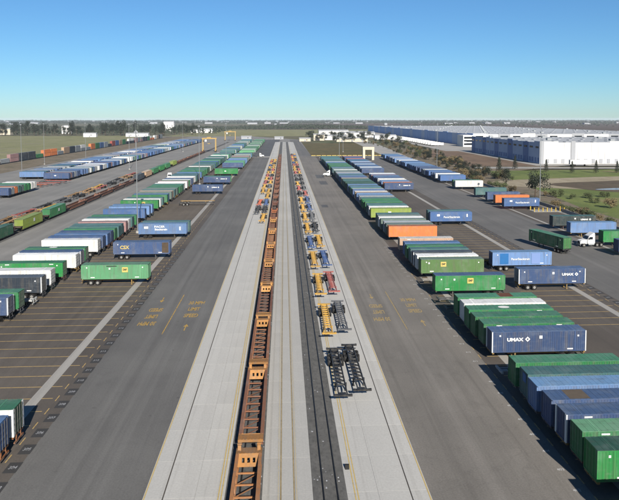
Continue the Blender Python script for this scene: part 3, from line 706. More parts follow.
def wellcar(x, y, base, acc, label, group, detail, z=0.17):
    c = jit(lin(base), 0.12); ca = jit(lin(acc), 0.1)
    o = ob('well_car', None, None, (x, y, z), 0, None, label, 'railcar', group)
    for s in (-1, 1): ob('side_sill', WQ['sill'], o, (s*1.05, 0, 0), 0 if s > 0 else math.pi, c)
    for e in (-1, 1):
        rz = 0 if e < 0 else math.pi
        ob('bulkhead', WQ['bulk'], o, (0, e*8.1, 0), rz, ca); ob('end_platform', WQ['plat'], o, (0, e*8.1, 0), rz, shade(ca, 0.62))
    for s in (-1, 1): ob('guide_post', WQ['knob'], o, (s*0.92, 9.0, 0), 0, ca)
    n = 8 if detail else 4
    for i in range(n):
        y_ = -6.6+i*13.2/(n-1); ob('cross_member', WQ['cross'], o, (0, y_, 0), 0, c)
        if i < n-1 and detail: ob('diagonal_brace', WQ['diag'], o, (0, y_+0.94, 0), 0, shade(c, 0.8))
    b = ob('bogie', WQ['truck'], o, (0, 9.6, 0), 0, lin((70, 52, 44)))
    for s in (-0.85, 0.85): ob('wheelset', WQ['wheel'], b, (0, s, 0.42))
    return o
y = 41.2
for i in range(26):
    base, acc = (random.choice(ORG), (200, 142, 80)) if i < 9 else (random.choice(DRK), random.choice(DRK))
    if i in (3, 7, 8): base = random.choice(DRK); acc = (200, 146, 82) if i != 8 else (170, 100, 60)
    wellcar(-3.4, 31.0+i*UNIT+19.4, base, acc, f'{"orange" if i < 9 else "dark red"} rusty empty well car, {ordinal(i+1)} from camera beside the left pad', 'empty well cars in the centre train', i < 9)

# storage train on the left and outer double-stack train: flat well cars carrying boxes
cm = cont_meshes(15.2)
def train_box(x, y, col, label, group, z=0.95, det=0):
    return container(x, y, math.pi/2, col, label, group, det, L=15.2, z=z)
T2 = [(176, 'dark green'), (198, 'lime'), (219.5, 'green'), (346, 'navy'), (366, 'tan'), (386, 'green'), (406, 'bright green'), (426, 'green'), (452, 'lime')]
for i, (yy, c) in enumerate(T2):
    wellcar(-77.5, yy, (80, 60, 52), (92, 70, 60), f'well car under the {c} container {ordinal(i+1)} from camera on the storage track', 'well cars on the storage track', False)
    o = train_box(-77.5, yy, c, f'{c} container loaded on railcar, {ordinal(i+1)} from camera on the left storage track', 'containers on the storage track', z=0.67)
    if i < 3: side_panel(o, 'emblem', 1.1, 1.0, 0.8 if i else -3, 1.6, 'letter_white', -1)
for i in range(5):
    wellcar(-77.5, 240.5+i*20.2, random.choice(DRK), random.choice(DRK), f'dark brown empty well car, {ordinal(i+1)} behind the green boxes on the storage track', 'well cars on the storage track', False)
for i in range(8): wellcar(-77.5, 474+i*20.2, random.choice(DRK), random.choice(DRK), f'dark brown empty well car, {ordinal(i+1)} beyond the far lime box on the storage track', 'well cars on the storage track', False)
T3C = ['navy', 'navy', 'red', 'white', 'pink', 'navy', 'navy', 'green', 'orange', 'orange', 'white', 'tan', 'navy', 'grey', 'white', 'white', 'orange', 'green', 'blue', 'white', 'navy', 'red', 'blue', 'tan', 'green', 'navy']
nT3 = 0
for i in range(40):
    yy = 428+i*16.6; c = T3C[i % len(T3C)]; c = {'white': 'grey'}.get(c, c) if i % 4 else c
    lev = 0
    if i < 10:
        if i % 2 == 0: wellcar(-204, yy+8.3, (70, 58, 52), (80, 64, 56), f'low railcar {ordinal(i+1)} from the left edge of the outer train', 'railcars of the outer train', False, 0.18)
        train_box(-204, yy, c, f'{c} lower container, {ordinal(i+1)} from the left edge of the outer train', 'containers on the outer train', z=0.68)
        if i not in (3, 7): train_box(-204, yy, random.choice([c, 'navy', c]), f'upper container {ordinal(i+1)} from the left edge of the outer train', 'containers on the outer train', z=0.68+CH)
    else:
        far_box(-204, yy, 15.2, c, 0.68, True)
        if i % 5: far_box(-204, yy, 15.2, random.choice([c, c, 'white']), 0.68+CH, True)
        fm.box(-205.1, -202.9, yy-8.2, yy+8.2, 0.18, 0.68); fc.extend([(0.03, 0.025, 0.02, 1)]*6)
me = fm.mesh('far_containers', 'farpaint')
ca_ = me.color_attributes.new('Col', 'FLOAT_COLOR', 'CORNER')
buf = []
for i, p in enumerate(me.polygons): buf.extend(list(fc[i])*len(p.vertices))
ca_.data.foreach_set('color', buf)
ob('far_containers', me, label='mass of distant containers in long rows at the far end of the yard', cat='containers', kind='stuff')

# ------------------------------------------------------------------ stored bare chassis
YC, RC, BC, KC, DG, OC = (206, 160, 66), (176, 92, 84), (58, 88, 140), (36, 36, 38), (96, 98, 102), (198, 96, 60)
CN = {YC: 'yellow', RC: 'faded red', BC: 'blue', KC: 'black', DG: 'grey', OC: 'orange'}
RP = [(KC, KC), (YC, DG), (YC, RC), (YC, BC), (BC, YC), (YC, KC), (YC, DG), (YC, BC), (YC, BC), (KC, RC), (RC, DG), (YC, KC), (KC, KC), (DG, KC), (RC, YC), (YC, RC), (YC, KC), (RC, RC), (BC, YC), (YC, DG), (RC, KC), (YC, YC), (RC, BC), (KC, YC)]
for i, pr in enumerate(RP):
    for s, c in enumerate(pr):
        yy = 79.5+i*21.4+(1.2 if s else 0)+random.uniform(-0.4, 0.4)
        chassis(6.75+s*2.4+random.uniform(-0.1, 0.1), yy, -math.pi/2+random.uniform(-0.012, 0.012), c,
                f'{CN[c]} bare chassis in {"outer" if s else "inner"} column on the right pad, {ordinal(i+1)} from camera', 'bare chassis stored on the right pad', i < 9, L=15.4, W=2.15)
LP = [(None, YC), (KC, KC), (OC, BC), (None, YC), (YC, YC), (YC, DG), (RC, YC), (YC, RC), (RC, KC), (YC, YC), (KC, RC), (YC, YC), (BC, YC), (YC, KC), (RC, YC), (YC, YC)]
for i, pr in enumerate(LP):
    for s, c in enumerate(pr):
        if c is None: continue
        chassis(-9.35+s*2.45, 206+i*19.4+random.uniform(-0.5, 0.5), -math.pi/2+random.uniform(-0.03, 0.03), c,
                f'{CN[c]} bare chassis in {"inner" if s else "outer"} column on the left pad, {ordinal(i+1)} from camera', 'bare chassis stored on the left pad', i < 4, L=15.0, W=2.15)
# single bare chassis in stalls and by the storage track
for x, yy, rz, c, lab in ((33.6, 78.2, math.pi, (190, 190, 186), 'pale grey bare chassis beside the near right container group'), (33.6, 105.2, math.pi, (70, 70, 72), 'dark bare chassis behind the green container with rusty roof patch'),
                          (33.6, 110.5, math.pi, (88, 88, 90), 'grey bare chassis in front of the green container with blue roof'), (33.6, 124.0, math.pi, (150, 146, 138), 'grey bare chassis behind the green container with blue roof'),
                          (51.0, 141.0, 0, YC, 'yellow bare chassis behind the pale blue container with broad panels'), (-33.6, 250.0, 0, (150, 122, 76), 'tan bare chassis alone in the front left row'),
                          (-33.2, 244.0, 0, (60, 58, 56), 'dark bare chassis beside the lone tan chassis in the front left row'), (-50.6, 114.2, math.pi, (200, 200, 196), 'white bare chassis between green and navy containers in second left row')):
    chassis(x, yy, rz, c, lab, None, True)
TN = (164, 128, 84); CN[TN] = 'tan'
for i in range(26):
    c = (KC, DG, TN, TN, YC, DG, KC, TN, RC)[(i*5) % 9]; q = i % 2
    chassis(-85.5-q*3.2+random.uniform(-0.4, 0.4), 168+(i//2)*17.0+q*4, -math.pi/2+random.uniform(-0.05, 0.05), c, f'{CN[c]} bare chassis, {ordinal(i//2+1)} in the {"outer" if q else "inner"} line left of the storage track', 'bare chassis by the storage track', False, L=14.5, W=2.15)
for i in range(7):
    c = (KC, OC, DG, RC, KC, DG, RC)[i]
    chassis(-122+random.uniform(-6, 6), 312+i*4.2, random.uniform(-0.2, 0.2), c, f'{CN[c]} bare chassis before the outer left row, {ordinal(i+1)} from camera', 'bare chassis before the outer left row', False)

# ------------------------------------------------------------------ tractors
def tractor(x, y, rz, label, color=(226, 226, 224)):
    c = lin(color)
    o = ob('truck_tractor', MB().box(-3.2, 2.6, -0.45, 0.45, 0.65, 0.95).box(-3.2, -1.0, -0.5, 0.5, 0.95, 1.05).mesh('truck_frame', 'black'), None, (x, y, 0.012), rz, None, label, 'truck')
    cab = MB().prism([(-0.9, 0.9), (1.0, 0.9), (1.0, 1.9), (0.55, 2.9), (-0.9, 3.0)], -1.1, 1.1, 'y')
    cb = ob('cab', MB().prism([(-1.0, 0.9), (0.95, 0.9), (0.95, 1.95), (0.5, 2.85), (-1.0, 2.9)], -1.12, 1.12, 'y').mesh('cab', 'white'), o)
    ob('roof_fairing', MB().prism([(-1.0, 2.905), (0.35, 2.885), (-0.75, 3.6), (-1.0, 3.6)], -1.0, 1.0, 'y').mesh('roof_fairing', 'white'), o)
    ob('hood', MB().prism([(0.952, 0.8), (2.75, 0.8), (2.8, 1.35), (2.5, 1.7), (0.952, 1.9)], -0.85, 0.85, 'y').mesh('hood', 'white'), o)
    ob('windshield', MB().hexa([(0.985, -0.98, 2.02), (0.985, 0.98, 2.02), (0.63, 0.9, 2.74), (0.63, -0.9, 2.74), (1.0, -0.98, 2.02), (1.0, 0.98, 2.02), (0.645, 0.9, 2.74), (0.645, -0.9, 2.74)]).mesh('windshield', 'glass'), cb)
    for s in (-1, 1):
        ob('side_window', MB().box(-0.45, 0.5, s*1.125-0.005, s*1.125+0.005, 1.95, 2.6).mesh('side_window', 'glass'), cb)
        ob('fender', MB().box(1.35, 2.5, s*1.0-0.15, s*1.0+0.15, 0.98, 1.12).mesh('fender', 'white'), o)
        ob('headlight', MB().box(2.78, 2.83, s*0.7-0.12, s*0.7+0.12, 1.0, 1.2).mesh('headlight', 'letter_white'), o)
        ob('fuel_tank', MB().cyl((-0.9, s*0.9, 0.65), (0.7, s*0.9, 0.65), 0.27).mesh('fuel_tank', 'galv'), o)
        ob('mirror', MB().box(0.7, 0.78, s*1.38-0.1, s*1.38+0.1, 1.9, 2.4).box(0.72, 0.76, s*1.12 if s > 0 else -1.3, 1.3 if s > 0 else -1.12, 2.35, 2.39).mesh('mirror', 'black'), cb)
        ob('exhaust_stack', MB().cyl((-1.15, s*0.95, 0.9), (-1.15, s*0.95, 3.4), 0.08).mesh('exhaust_stack', 'galv'), o)
        for xx, yy in ((1.9, 0.95), (-1.7, 0.85), (-2.85, 0.85)):
            wl = ob('wheel', wheel_me, o, (xx, s*yy, 0.5), scale=(1, 0.6 if xx > 0 else 1, 1)); ob('rim', rim_m, wl)
    ob('bumper', MB().box(2.82, 2.98, -1.05, 1.05, 0.45, 0.8).mesh('bumper', 'galv'), o)
    ob('grille', MB().box(2.76, 2.83, -0.45, 0.45, 0.85, 1.5).mesh('grille', 'black'), o)
    return o
tractor(78.6, 159.6, math.pi+0.08, 'white tractor with hood and roof fairing coupled to green container on the right')
tractor(25.0, 364, math.pi, 'white tractor nosing out of the front right row')
tractor(-20, 549.5, 0.1, 'white tractor pulling a dark container across the left road')
tractor(-57, 556, -math.pi/2, 'white tractor driving beside the yellow gantry cranes')
tractor(-62, 350, -1.5, 'white tractor alone on the road beside the storage track')
container(-28.5, 549, 0, 'navy', 'dark container crossing the far end of the left road', None, 0); chassis(-28.5, 549, 0, (50, 50, 52), 'dark chassis under the container crossing the far end of the left road', None, 0)
# container pulled diagonally over the outer road
dirv = Vector((67.9-64.2, 169.5-144.5)); ang = math.atan2(dirv.y, dirv.x)
mvx, mvy, mva = 66.9, 156.6, R(106)
o = container(mvx, mvy, mva, 'dark green', 'green container askew across the outer road, coloured dark for its shaded side', None, 1, roofc='green', door_col=lin((60, 128, 66)))  # shaded side and sunlit door put into the body and door colours
chassis(mvx, mvy, mva, (50, 50, 50), 'dark chassis under the askew green container on the outer road', None, 1)

# ------------------------------------------------------------------ light masts
mast_me = MB().cyl((0, 0, 0.6), (0, 0, 29.5), 0.16, 0.09, 10).mesh('pole', 'galv')
mast_b = MB().cyl((0, 0, 0), (0, 0, 0.62), 0.55, 0.5, 14).mesh('concrete_base', 'concrete_strip')
mast_h = MB().cyl((0, 0, 29.3), (0, 0, 29.6), 0.35, n=12).mesh('lamp_ring', 'galv')
lampm = MB().box(-0.14, 0.14, -0.1, 0.1, -0.3, 0.0).mesh('floodlight', 'wall_grey')
MASTS = [(99.6, 243, 'beside the yellow bollards'), (104, 430, 'behind the far right row'), (58, 628, 'by the weedy lot'), (-42.3, 186, 'between the two left rows'), (-42.3, 322, 'second between the two left rows'),
         (-42.3, 470, 'third between the two left rows'), (-160, 400, 'left of the outer left row'), (-172, 470, 'left in the outer yard'), (-158, 520, 'behind the outer left row'), (-146, 640, 'far behind the outer left row'), (43.2, 500, 'at the end of the right rows'), (-100, 420, 'beside the outer left row'), (-100, 640, 'farther along the outer left row')]
for x, yy, ph in MASTS:
    o = ob('light_mast', None, None, (x, yy, 0), label=f'tall slim light mast {ph}', cat='light mast', group='yard light masts')
    ob('concrete_base', mast_b, o); ob('pole', mast_me, o); h = ob('lamp_ring', mast_h, o)
    for k in range(6):
        a = k*math.pi/3; ob('floodlight', lampm, h, (0.4*math.cos(a), 0.4*math.sin(a), 29.3), a)
# bollards
bol = MB().cyl((0, 0, 0), (0, 0, 1.25), 0.14, n=12).cyl((0, 0, 1.25), (0, 0, 1.34), 0.14, 0.06, 12).mesh('bollard', 'bollard')
bp_ = [(88.5+i*1.55, 220.5) for i in range(8)]+[(88.5, 224.2), (99.4, 224.0)]
pen = ob('bollard_slab', MB().box(88, 100, 219.6, 225, -0.05, 0.1).mesh('bollard_slab', 'concrete_strip'), label='pale concrete slab with yellow bollards', kind='structure')
for i, (x, yy) in enumerate(bp_): ob('bollard', bol, None, (x, yy, 0.1), label=f'yellow bollard, {ordinal(i+1)} {"of the front line counted from the road" if i < 8 else "at the back corner of the slab"}', cat='bollard', group='yellow bollards', scale=(1.2, 1.2, 1))
# boundary wall (concrete barrier) behind the far right row
wl = ob('boundary_wall', None, label='low pale concrete barrier along the right edge of the yard', cat='wall')
seg = MB().prism([(-0.35, 0), (0.35, 0), (0.18, 0.35), (0.12, 1.05), (-0.12, 1.05), (-0.18, 0.35)], 0.02, 3.9, 'y').mesh('barrier_segment', 'concrete_strip')
for i in range(70): ob('barrier_segment', seg, wl, (98.6, 150+i*3.95, 0))

# ------------------------------------------------------------------ cranes
def crane(x, y, w, label):
    o = ob('gantry_crane', None, None, (x, y, 0), label=label, cat='crane', group='yellow gantry cranes')
    for sx in (-1, 1):
        for sy in (-1, 1):
            ob('leg', MB().beam((sx*w/2, sy*3.5, 1.0), (sx*w/2, sy*2.6, 13.0), 0.6).mesh('leg', 'crane_yellow'), o)
        ob('sill_beam', MB().box(sx*w/2-0.5, sx*w/2+0.5, -5, 5, 0.9, 1.9).mesh('sill_beam', 'crane_yellow'), o)
        for yy in (-4.2, -2.6, 2.6, 4.2): ob('wheel', MB().cyl((sx*w/2-0.3, yy, 0.7), (sx*w/2+0.3, yy, 0.7), 0.7, n=14).mesh('wheel', 'tyre'), o)
    for sy in (-1, 1): ob('girder', MB().box(-w/2-0.8, w/2+0.8, sy*2.6-0.4, sy*2.6+0.4, 12.8, 13.8).mesh('girder', 'crane_yellow'), o)
    ob('trolley', MB().box(-2, 2, -2.4, 2.4, 13.8, 14.7).mesh('trolley', 'crane_yellow'), o)
    ob('operator_cab', MB().box(-w/2+2.0, -w/2+3.8, -2.0, 0.0, 10.2, 12.8).mesh('operator_cab', 'white'), o)
    ob('spreader', MB().box(-1.2, 1.2, -5, 5, 8, 8.5).mesh('spreader', 'crane_yellow'), o)
crane(-74, 640, 12.5, 'yellow gantry crane straddling the storage track, nearer of the two')
crane(-80, 960, 15, 'yellow gantry crane straddling the storage track, farther of the two')

# ------------------------------------------------------------------ right side: verge, grass, pond, roads
sheet('verge', [(97.5, 140), (112, 140), (112, 235), (120, 300), (128, 380), (190, 430), (190, 700), (97.5, 700)], -0.05, 'verge', 'bare verge beyond the boundary wall')
sheet('grass', [(110, 150), (420, 150), (420, 425), (128, 395), (119, 300), (110, 230)], -0.03, 'grass', 'bright green grass field right of the yard')
sheet('soil_field', [(124, 436), (176, 434), (176, 640), (150, 660), (128, 600)], -0.02, 'soil', 'brown soil field before the blue warehouse wall')
def blob(cx, cy, rx, ry, seed, n=40):
    rr = random.Random(seed); ph = [rr.uniform(0, 6.28) for _ in range(4)]
    return [(cx+rx*math.cos(a)*(1+0.16*math.sin(2*a+ph[0])+0.1*math.sin(3*a+ph[1])+0.05*math.sin(5*a+ph[2])), cy+ry*math.sin(a)*(1+0.16*math.sin(2*a+ph[0])+0.1*math.sin(3*a+ph[1])+0.05*math.sin(5*a+ph[2]))) for a in [2*math.pi*i/n for i in range(n)]]
sheet('sandy_bank', blob(186, 318, 66, 42, 1), 0.0, 'sand', 'sandy bank around the pond')
sheet('mud_flat', blob(190, 305, 58, 30, 2), 0.03, 'mud', 'brown mud around the pond')
sheet('pond', blob(176, 290, 26, 5.5, 3), 0.06, 'water', 'shallow pond in the mud')
sheet('pond', blob(166, 274, 12, 3, 5), 0.062, 'water', 'small puddle in front of the pond')
sheet('service_road', [(126, 415), (420, 392), (420, 404), (126, 428)], 0.02, 'concrete_strip', 'pale service road before the warehouses')
sheet('warehouse_apron', [(176, 436), (420, 420), (420, 452), (187, 460), (187, 640), (176, 640)], 0.03, 'concrete_strip', 'pale concrete apron around the warehouse')
sheet('dock_apron', rect(164, 222, 640, 1700), 0.02, 'concrete_strip', 'concrete dock apron beside the long warehouse')
# ------------------------------------------------------------------ warehouses
def warehouse(name, x0, x1, y0, y1, h, label, side_mats, front_mats, npan_f, npan_s, docks):
    o = ob(name, None, None, (x0, y0, 0), label=label, cat='warehouse')
    W, D = x1-x0, y1-y0
    core = MB().box(0.3, W-0.3, 0.3, D-0.3, 0, h-0.9)
    ob('roof', core.mesh('roof', 'roof_white'), o)
    pw = W/npan_f
    for i in range(npan_f):
        hh = h+(0.9 if i % 4 == 0 else 0)
        ob('wall_panel', MB().box(i*pw+0.03, (i+1)*pw-0.03, -0.12 if i % 4 else -0.25, 0.2, 0, hh).mesh('wall_panel', front_mats[i % len(front_mats)]), o)
    ps = D/npan_s
    for i in range(npan_s):
        hh = h+(0.9 if i % 5 == 0 else 0)
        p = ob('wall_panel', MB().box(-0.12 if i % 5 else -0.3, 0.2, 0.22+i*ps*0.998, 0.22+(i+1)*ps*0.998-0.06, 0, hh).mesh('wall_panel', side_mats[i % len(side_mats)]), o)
        if docks:
            for k in range(2):
                yy = 0.3+(i+0.28+k*0.44)*ps; ob('dock_door', MB().box(-0.36, -0.1, yy-1.5, yy+1.5, 1.2, 4.4).mesh('dock_door', 'wall_navy'), p)
            ob('window', MB().box(-0.34, -0.1, 0.3+(i+0.25)*ps, 0.3+(i+0.75)*ps, h-4.2, h-2.9).mesh('window', 'glass'), p)
    return o
w2 = warehouse('warehouse', 186, 340, 454, 625, 15.5, 'near white warehouse with shaded blue dock side', ['wall_shade_blue', 'wall_shade_blue', 'wall_navy'], ['wall_white'], 12, 15, True)
w1 = warehouse('warehouse', 222, 520, 741, 1690, 14.5, 'long white roofed warehouse behind the near one, with shaded blue dock side', ['wall_shade_blue2', 'wall_shade_blue2', 'wall_shade_blue2', 'wall_shade_blue'], ['wall_white', 'wall_white', 'wall_grey'], 20, 40, False)
for W_, nx, ny, D_, hh in ((w2, 7, 8, 171, 14.6), (w1, 9, 26, 949, 13.6)):
    wid = 154 if W_ is w2 else 298
    for i in range(nx):
        for j in range(ny):
            x, yy = (i+0.5)*wid/nx, (j+0.5)*D_/ny
            ob('skylight', MB().box(-1.2, 1.2, -2.6, 2.6, 0, 0.35).mesh('skylight', 'wall_grey') if 'skylight' not in bpy.data.meshes else bpy.data.meshes['skylight'], W_, (x, yy, hh))
            if (i*5+j*3) % 7 == 0: ob('air_unit', bpy.data.meshes.get('air_unit') or MB().box(-1.8, 1.8, -1.8, 1.8, 0, 1.7).mesh('air_unit', 'galv'), W_, (x+6, yy+4, hh))
for i in range(20):
    if i % 3 != 1: ob('window', MB().box(i*14.9+3, i*14.9+12, -0.4, -0.1, 10.6, 12.6).mesh('window', 'glass'), w1)
for i in range(26): ob('dock_door', MB().box(4+i*5.7, 6.4+i*5.7, -0.4, -0.1, 0.4, 3.6).mesh('dock_door', 'wall_grey'), w2)
for xx in (0.6, 24.0, 76.0, 128.0): ob('pilaster', MB().box(xx-1.6, xx+1.6, -0.7, -0.28, 0, 16.6).mesh('pilaster', 'wall_grey'), w2)
for i in range(30): ob('panel_joint', MB().box(2+i*5.1, 2.16+i*5.1, -0.29, -0.255, 0, 15.4).mesh('panel_joint', 'wall_grey'), w2)
ob('office_block', MB().box(-13, -0.4, -4, 22, 0, 13.5).box(-13.2, -9, -4.2, -3.9, 4, 6).mesh('office_block', 'wall_white'), w1)
for k in range(3): ob('window', MB().box(-12, -1.6, -4.12, -3.98, 2+k*3.7, 4.2+k*3.7).mesh('window', 'glass'), w1)
# white trailers parked before the long warehouse
tr = MB().box(-7.6, 7.6, -1.3, 1.3, 1.2, 4.1).box(-6.5, -3.5, -1.2, 1.2, 0, 1.2, 1).box(3.2, 3.6, -0.9, 0.9, 0, 1.2, 1).mesh('box_trailer', ['white', 'tyre'])
for i in range(26):
    ob('box_trailer', tr, None, (183+random.uniform(-0.6, 0.6), 760+i*13.5+random.uniform(-2, 2), 0.02), label=f'white box trailer, {ordinal(i+1)} from camera in the line beside the long warehouse', cat='trailer', group='white trailers beside the long warehouse')
ob('box_trailer', tr, None, (206, 434, 0.04), 0.02, label='white box trailer standing before the near white warehouse', cat='trailer')
# low buildings and portal at the far end of the yard
def lowb(x, y, w, d, h, mat, label, doors=2):
    o = ob('low_building', None, None, (x, y, 0.02), label=label, cat='building', group='small buildings around the yard')
    ob('wall', MB().box(-w/2, w/2, -d/2, d/2, 0, h).mesh('wall', mat), o)
    ob('roof', MB().prism([(-d/2-0.4, h), (d/2+0.4, h), (0, h+min(2.2, d*0.12))], -w/2-0.4, w/2+0.4, 'x').mesh('roof', 'roof_white'), o)
    for i in range(doors):
        xx = -w/2+(i+0.5)*w/doors; ob('door', MB().box(xx-1.1, xx+1.1, -d/2-0.08, -d/2-0.01, 0, min(3.2, h*0.7)).mesh('door', 'wall_grey'), o)
        ob('window', MB().box(xx+1.8, xx+3.4, -d/2-0.08, -d/2-0.01, h*0.4, h*0.7).mesh('window', 'glass'), o)
for x, y, w, d, h, mat, lab in ((30, 925, 16, 12, 4, 'beige', 'white low building at the far end of the right lane'), (52, 960, 16, 12, 9, 'beige', 'beige tall block among the far yard buildings'), (75, 985, 40, 16, 6, 'wall_white', 'long white building behind the weedy lot'),
                                (96, 905, 44, 10, 5, 'beige', 'beige shed row beside the gate road'), (-8, 1020, 14, 10, 3.5, 'wall_grey', 'white low building where the tracks end'), (-60, 1030, 16, 12, 4, 'wall_grey', 'white low building left of the dark far lot'),
                                (128, 1120, 60, 20, 8, 'wall_white', 'white warehouse shed left of the long warehouse'), (100, 1300, 60, 25, 8, 'wall_white', 'white shed in the distance behind the gate road'), (160, 1010, 34, 14, 6, 'wall_white', 'white shed beside the parked trailers'),
                                (-265, 1180, 40, 14, 5.5, 'wall_white', 'long white building at the end of the outer train'), (-345, 1165, 22, 10, 6.5, 'wall_white', 'white portal shed at the far edge of the meadow'), (-560, 1330, 20, 14, 12, 'beige', 'pale house among the trees on the far left'),
                                (-470, 1420, 18, 14, 17, 'wall_white', 'pale tower block among the left tree line'), (-300, 1700, 26, 20, 24, 'wall_white', 'white tall block above the left tree line'), (-190, 1500, 50, 16, 8, 'wall_white', 'white sheds before the distant trees'), (-660, 1500, 30, 16, 13, 'beige', 'pale building near the left edge of the tree line')):
    lowb(x, y, w, d, h, mat, lab, max(1, int(w/12)))
po = ob('inspection_portal', None, None, (67, 507, 0), label='beige inspection portal at the gate beyond the right rows', cat='portal')
for s in (-1, 1): ob('pier', MB().box(s*3.6-0.9, s*3.6+0.9, -2, 2, 0, 8.2).mesh('pier', 'beige'), po)
ob('lintel', MB().box(-4.6, 4.6, -2.1, 2.1, 8.2, 10.4).mesh('lintel', 'beige'), po)
kerb = MB().box(-2, 2, -0.3, 0.3, 0.3, 0.8).mesh('yellow_block', 'letter_yellow')
for i in range(16): ob('barrier_block', kerb, None, (26+i*4.6, 566, -0.38), label=f'yellow barrier block before the weedy lot, {ordinal(i+1)} from the left', cat='barrier', group='yellow barrier blocks')

# ------------------------------------------------------------------ trees and shrubs
def crown(seed, kind, n, leaf):
    rr = random.Random(seed); mb = MB()
    if kind == 'conifer': lumps = [(0, 0, 0.12+0.8*k/9, 0.30*(1-k/10)+0.04, 0.1) for k in range(10)]
    elif kind == 'tall': lumps = [(rr.uniform(-.16, .16), rr.uniform(-.16, .16), rr.uniform(.3, .9), rr.uniform(.12, .22), rr.uniform(.1, .16)) for _ in range(9)]
    elif kind == 'shrub': lumps = [(rr.uniform(-.4, .4), rr.uniform(-.4, .4), rr.uniform(.25, .7), rr.uniform(.2, .34), rr.uniform(.2, .3)) for _ in range(9)]
    else: lumps = [(rr.uniform(-.3, .3), rr.uniform(-.3, .3), rr.uniform(.4, .86), rr.uniform(.16, .28), rr.uniform(.12, .2)) for _ in range(11)]
    for _ in range(n):
        cx, cy, cz, rx, rz = rr.choice(lumps)
        d = Vector((rr.gauss(0, 1), rr.gauss(0, 1), rr.gauss(0, 1))).normalized()*rr.uniform(0.55, 1.05)
        p = Vector((cx+d.x*rx, cy+d.y*rx, max(0.03, cz+d.z*rz)))
        a = Vector((rr.gauss(0, 1), rr.gauss(0, 1), rr.gauss(0, 1))).normalized(); b = a.cross(d).normalized(); s = leaf*rr.uniform(0.6, 1.4)
        mb.face([p-a*s, p+b*s*0.7, p+a*s, p-b*s*0.7])
    return mb
def trunkm(seed, kind):
    rr = random.Random(seed); mb = MB(); top = 0.8 if kind in ('conifer', 'tall') else 0.55
    mb.cyl((0, 0, 0), (rr.uniform(-.02, .02), rr.uniform(-.02, .02), top), 0.03, 0.008, 7)
    for k in range(5):
        z = 0.2+0.1*k; a = rr.uniform(0, 6.28); mb.cyl((0, 0, z), (0.24*math.cos(a), 0.24*math.sin(a), z+0.18), 0.012, 0.004, 5)
    return mb
TP = {}
for kind, mat, n, leaf, k in (('round', 'leaf_dark', 1700, 0.024, 4), ('tall', 'leaf_dark', 1300, 0.022, 4), ('conifer', 'leaf_dark', 1300, 0.022, 2), ('shrub', 'leaf_mid', 1000, 0.04, 3), ('dry', 'leaf_dry', 1000, 0.04, 2)):
    TP[kind] = [(crown(hash((len(kind), i)) % 9999+i*17, 'shrub' if kind == 'dry' else kind, n, leaf).mesh('crown', mat), trunkm(i*7+3, kind).mesh('trunk', 'trunk')) for i in range(k)]
def tree(kind, x, y, h, wide, label, group, name='tree', cat='tree'):
    c, t = random.choice(TP[kind])
    o = ob(name, None, None, (x, y, -0.06), random.uniform(0, 6.28), label=label, cat=cat, group=group, scale=(h*wide, h*wide, h))
    ob('trunk', t, o); ob('crown', c, o); return o
TL = []
for i in range(118):                                    # tree line on the far left
    x = -900+i*6.3+random.uniform(-3, 3); yy = 1250+random.uniform(-10, 60)+(i % 7)*9
    if random.random() > 0.1: TL.append((x/yy, x, yy))
for i, (_, x, yy) in enumerate(sorted(TL)):
    tree('tall' if random.random() < 0.6 else 'round', x, yy, random.uniform(15, 30), random.uniform(0.55, 0.85), f'dark tall tree, {ordinal(i+1)} from the left in the tree line beyond the meadow', 'trees in the line beyond the meadow')
for px, py, h, k in ((515, 169, 9, 'conifer'), (546, 172, 8, 'conifer'), (572, 173, 7.5, 'conifer'), (596, 173, 8, 'conifer'), (617, 173, 7.5, 'conifer')):
    g = G(px, py); tree(k, g.x, g.y, h, 0.75, f'dark conifer by the service road, {ordinal((515, 546, 572, 596, 617).index(px)+1)} from the left', 'conifers along the service road')
for px, py, h, k, w, lab in ((535, 198.5, 11.5, 'round', 1.0, 'dark bushy tree behind the blue container by the bollards'), (506, 187, 10, 'tall', 1.1, 'dark slim tree behind the orange container'), (499, 176, 11, 'conifer', 0.8, 'tall dark conifer above the far right row'),
                             (487, 176, 6, 'round', 1.0, 'small tree beside the tall conifer'), (478, 173, 6, 'round', 0.9, 'small dark tree left of the tall conifer')):
    g = G(px, py); tree(k, g.x, g.y, h, w, lab, None)
shr = [(553, 207), (562, 210), (570, 213), (578, 216), (585, 217), (592, 218), (600, 221), (610, 224), (556, 197), (548, 196), (572, 199), (595, 203), (611, 208), (588, 198), (604, 197), (480, 182), (488, 186), (495, 189), (503, 193), (472, 180), (466, 176), (460, 173)]
for i, (px, py) in enumerate(shr):
    g = G(px, py); tree('dry' if i % 3 == 0 else 'shrub', max(g.x, 101.0), g.y, random.uniform(2.4, 4.2), random.uniform(1.0, 1.5), f'low shrub beyond the boundary wall, {ordinal(i+1)} of the loose row', 'shrubs beyond the boundary wall', 'shrub', 'shrub')
BT = []
for i in range(150):                                    # belt of trees and shrubs between the far right row and the long warehouse
    yy = 330+580*random.random()**1.2; x = random.uniform(101, 122)+max(0, (yy-330))*random.uniform(0.0, 0.1)
    BT.append((yy, x))
for i, (yy, x) in enumerate(sorted(BT)):
    k = random.choice(['round', 'shrub', 'dry', 'dry', 'round', 'tall'])
    tree(k, x, yy, random.uniform(2.2, 6.5), random.uniform(0.8, 1.2), f'{"dry" if k == "dry" else "dark"} small tree, {ordinal(i+1)} from camera in the belt behind the far right row', 'trees in the belt behind the far right row')
for i, yy in enumerate(sorted(random.uniform(860, 1150) for _ in range(40))):
    tree('round', random.uniform(40, 165), yy, random.uniform(6, 13), random.uniform(0.8, 1.2), f'dark tree among the far yard buildings, {ordinal(i+1)} from camera', 'trees among the far yard buildings')
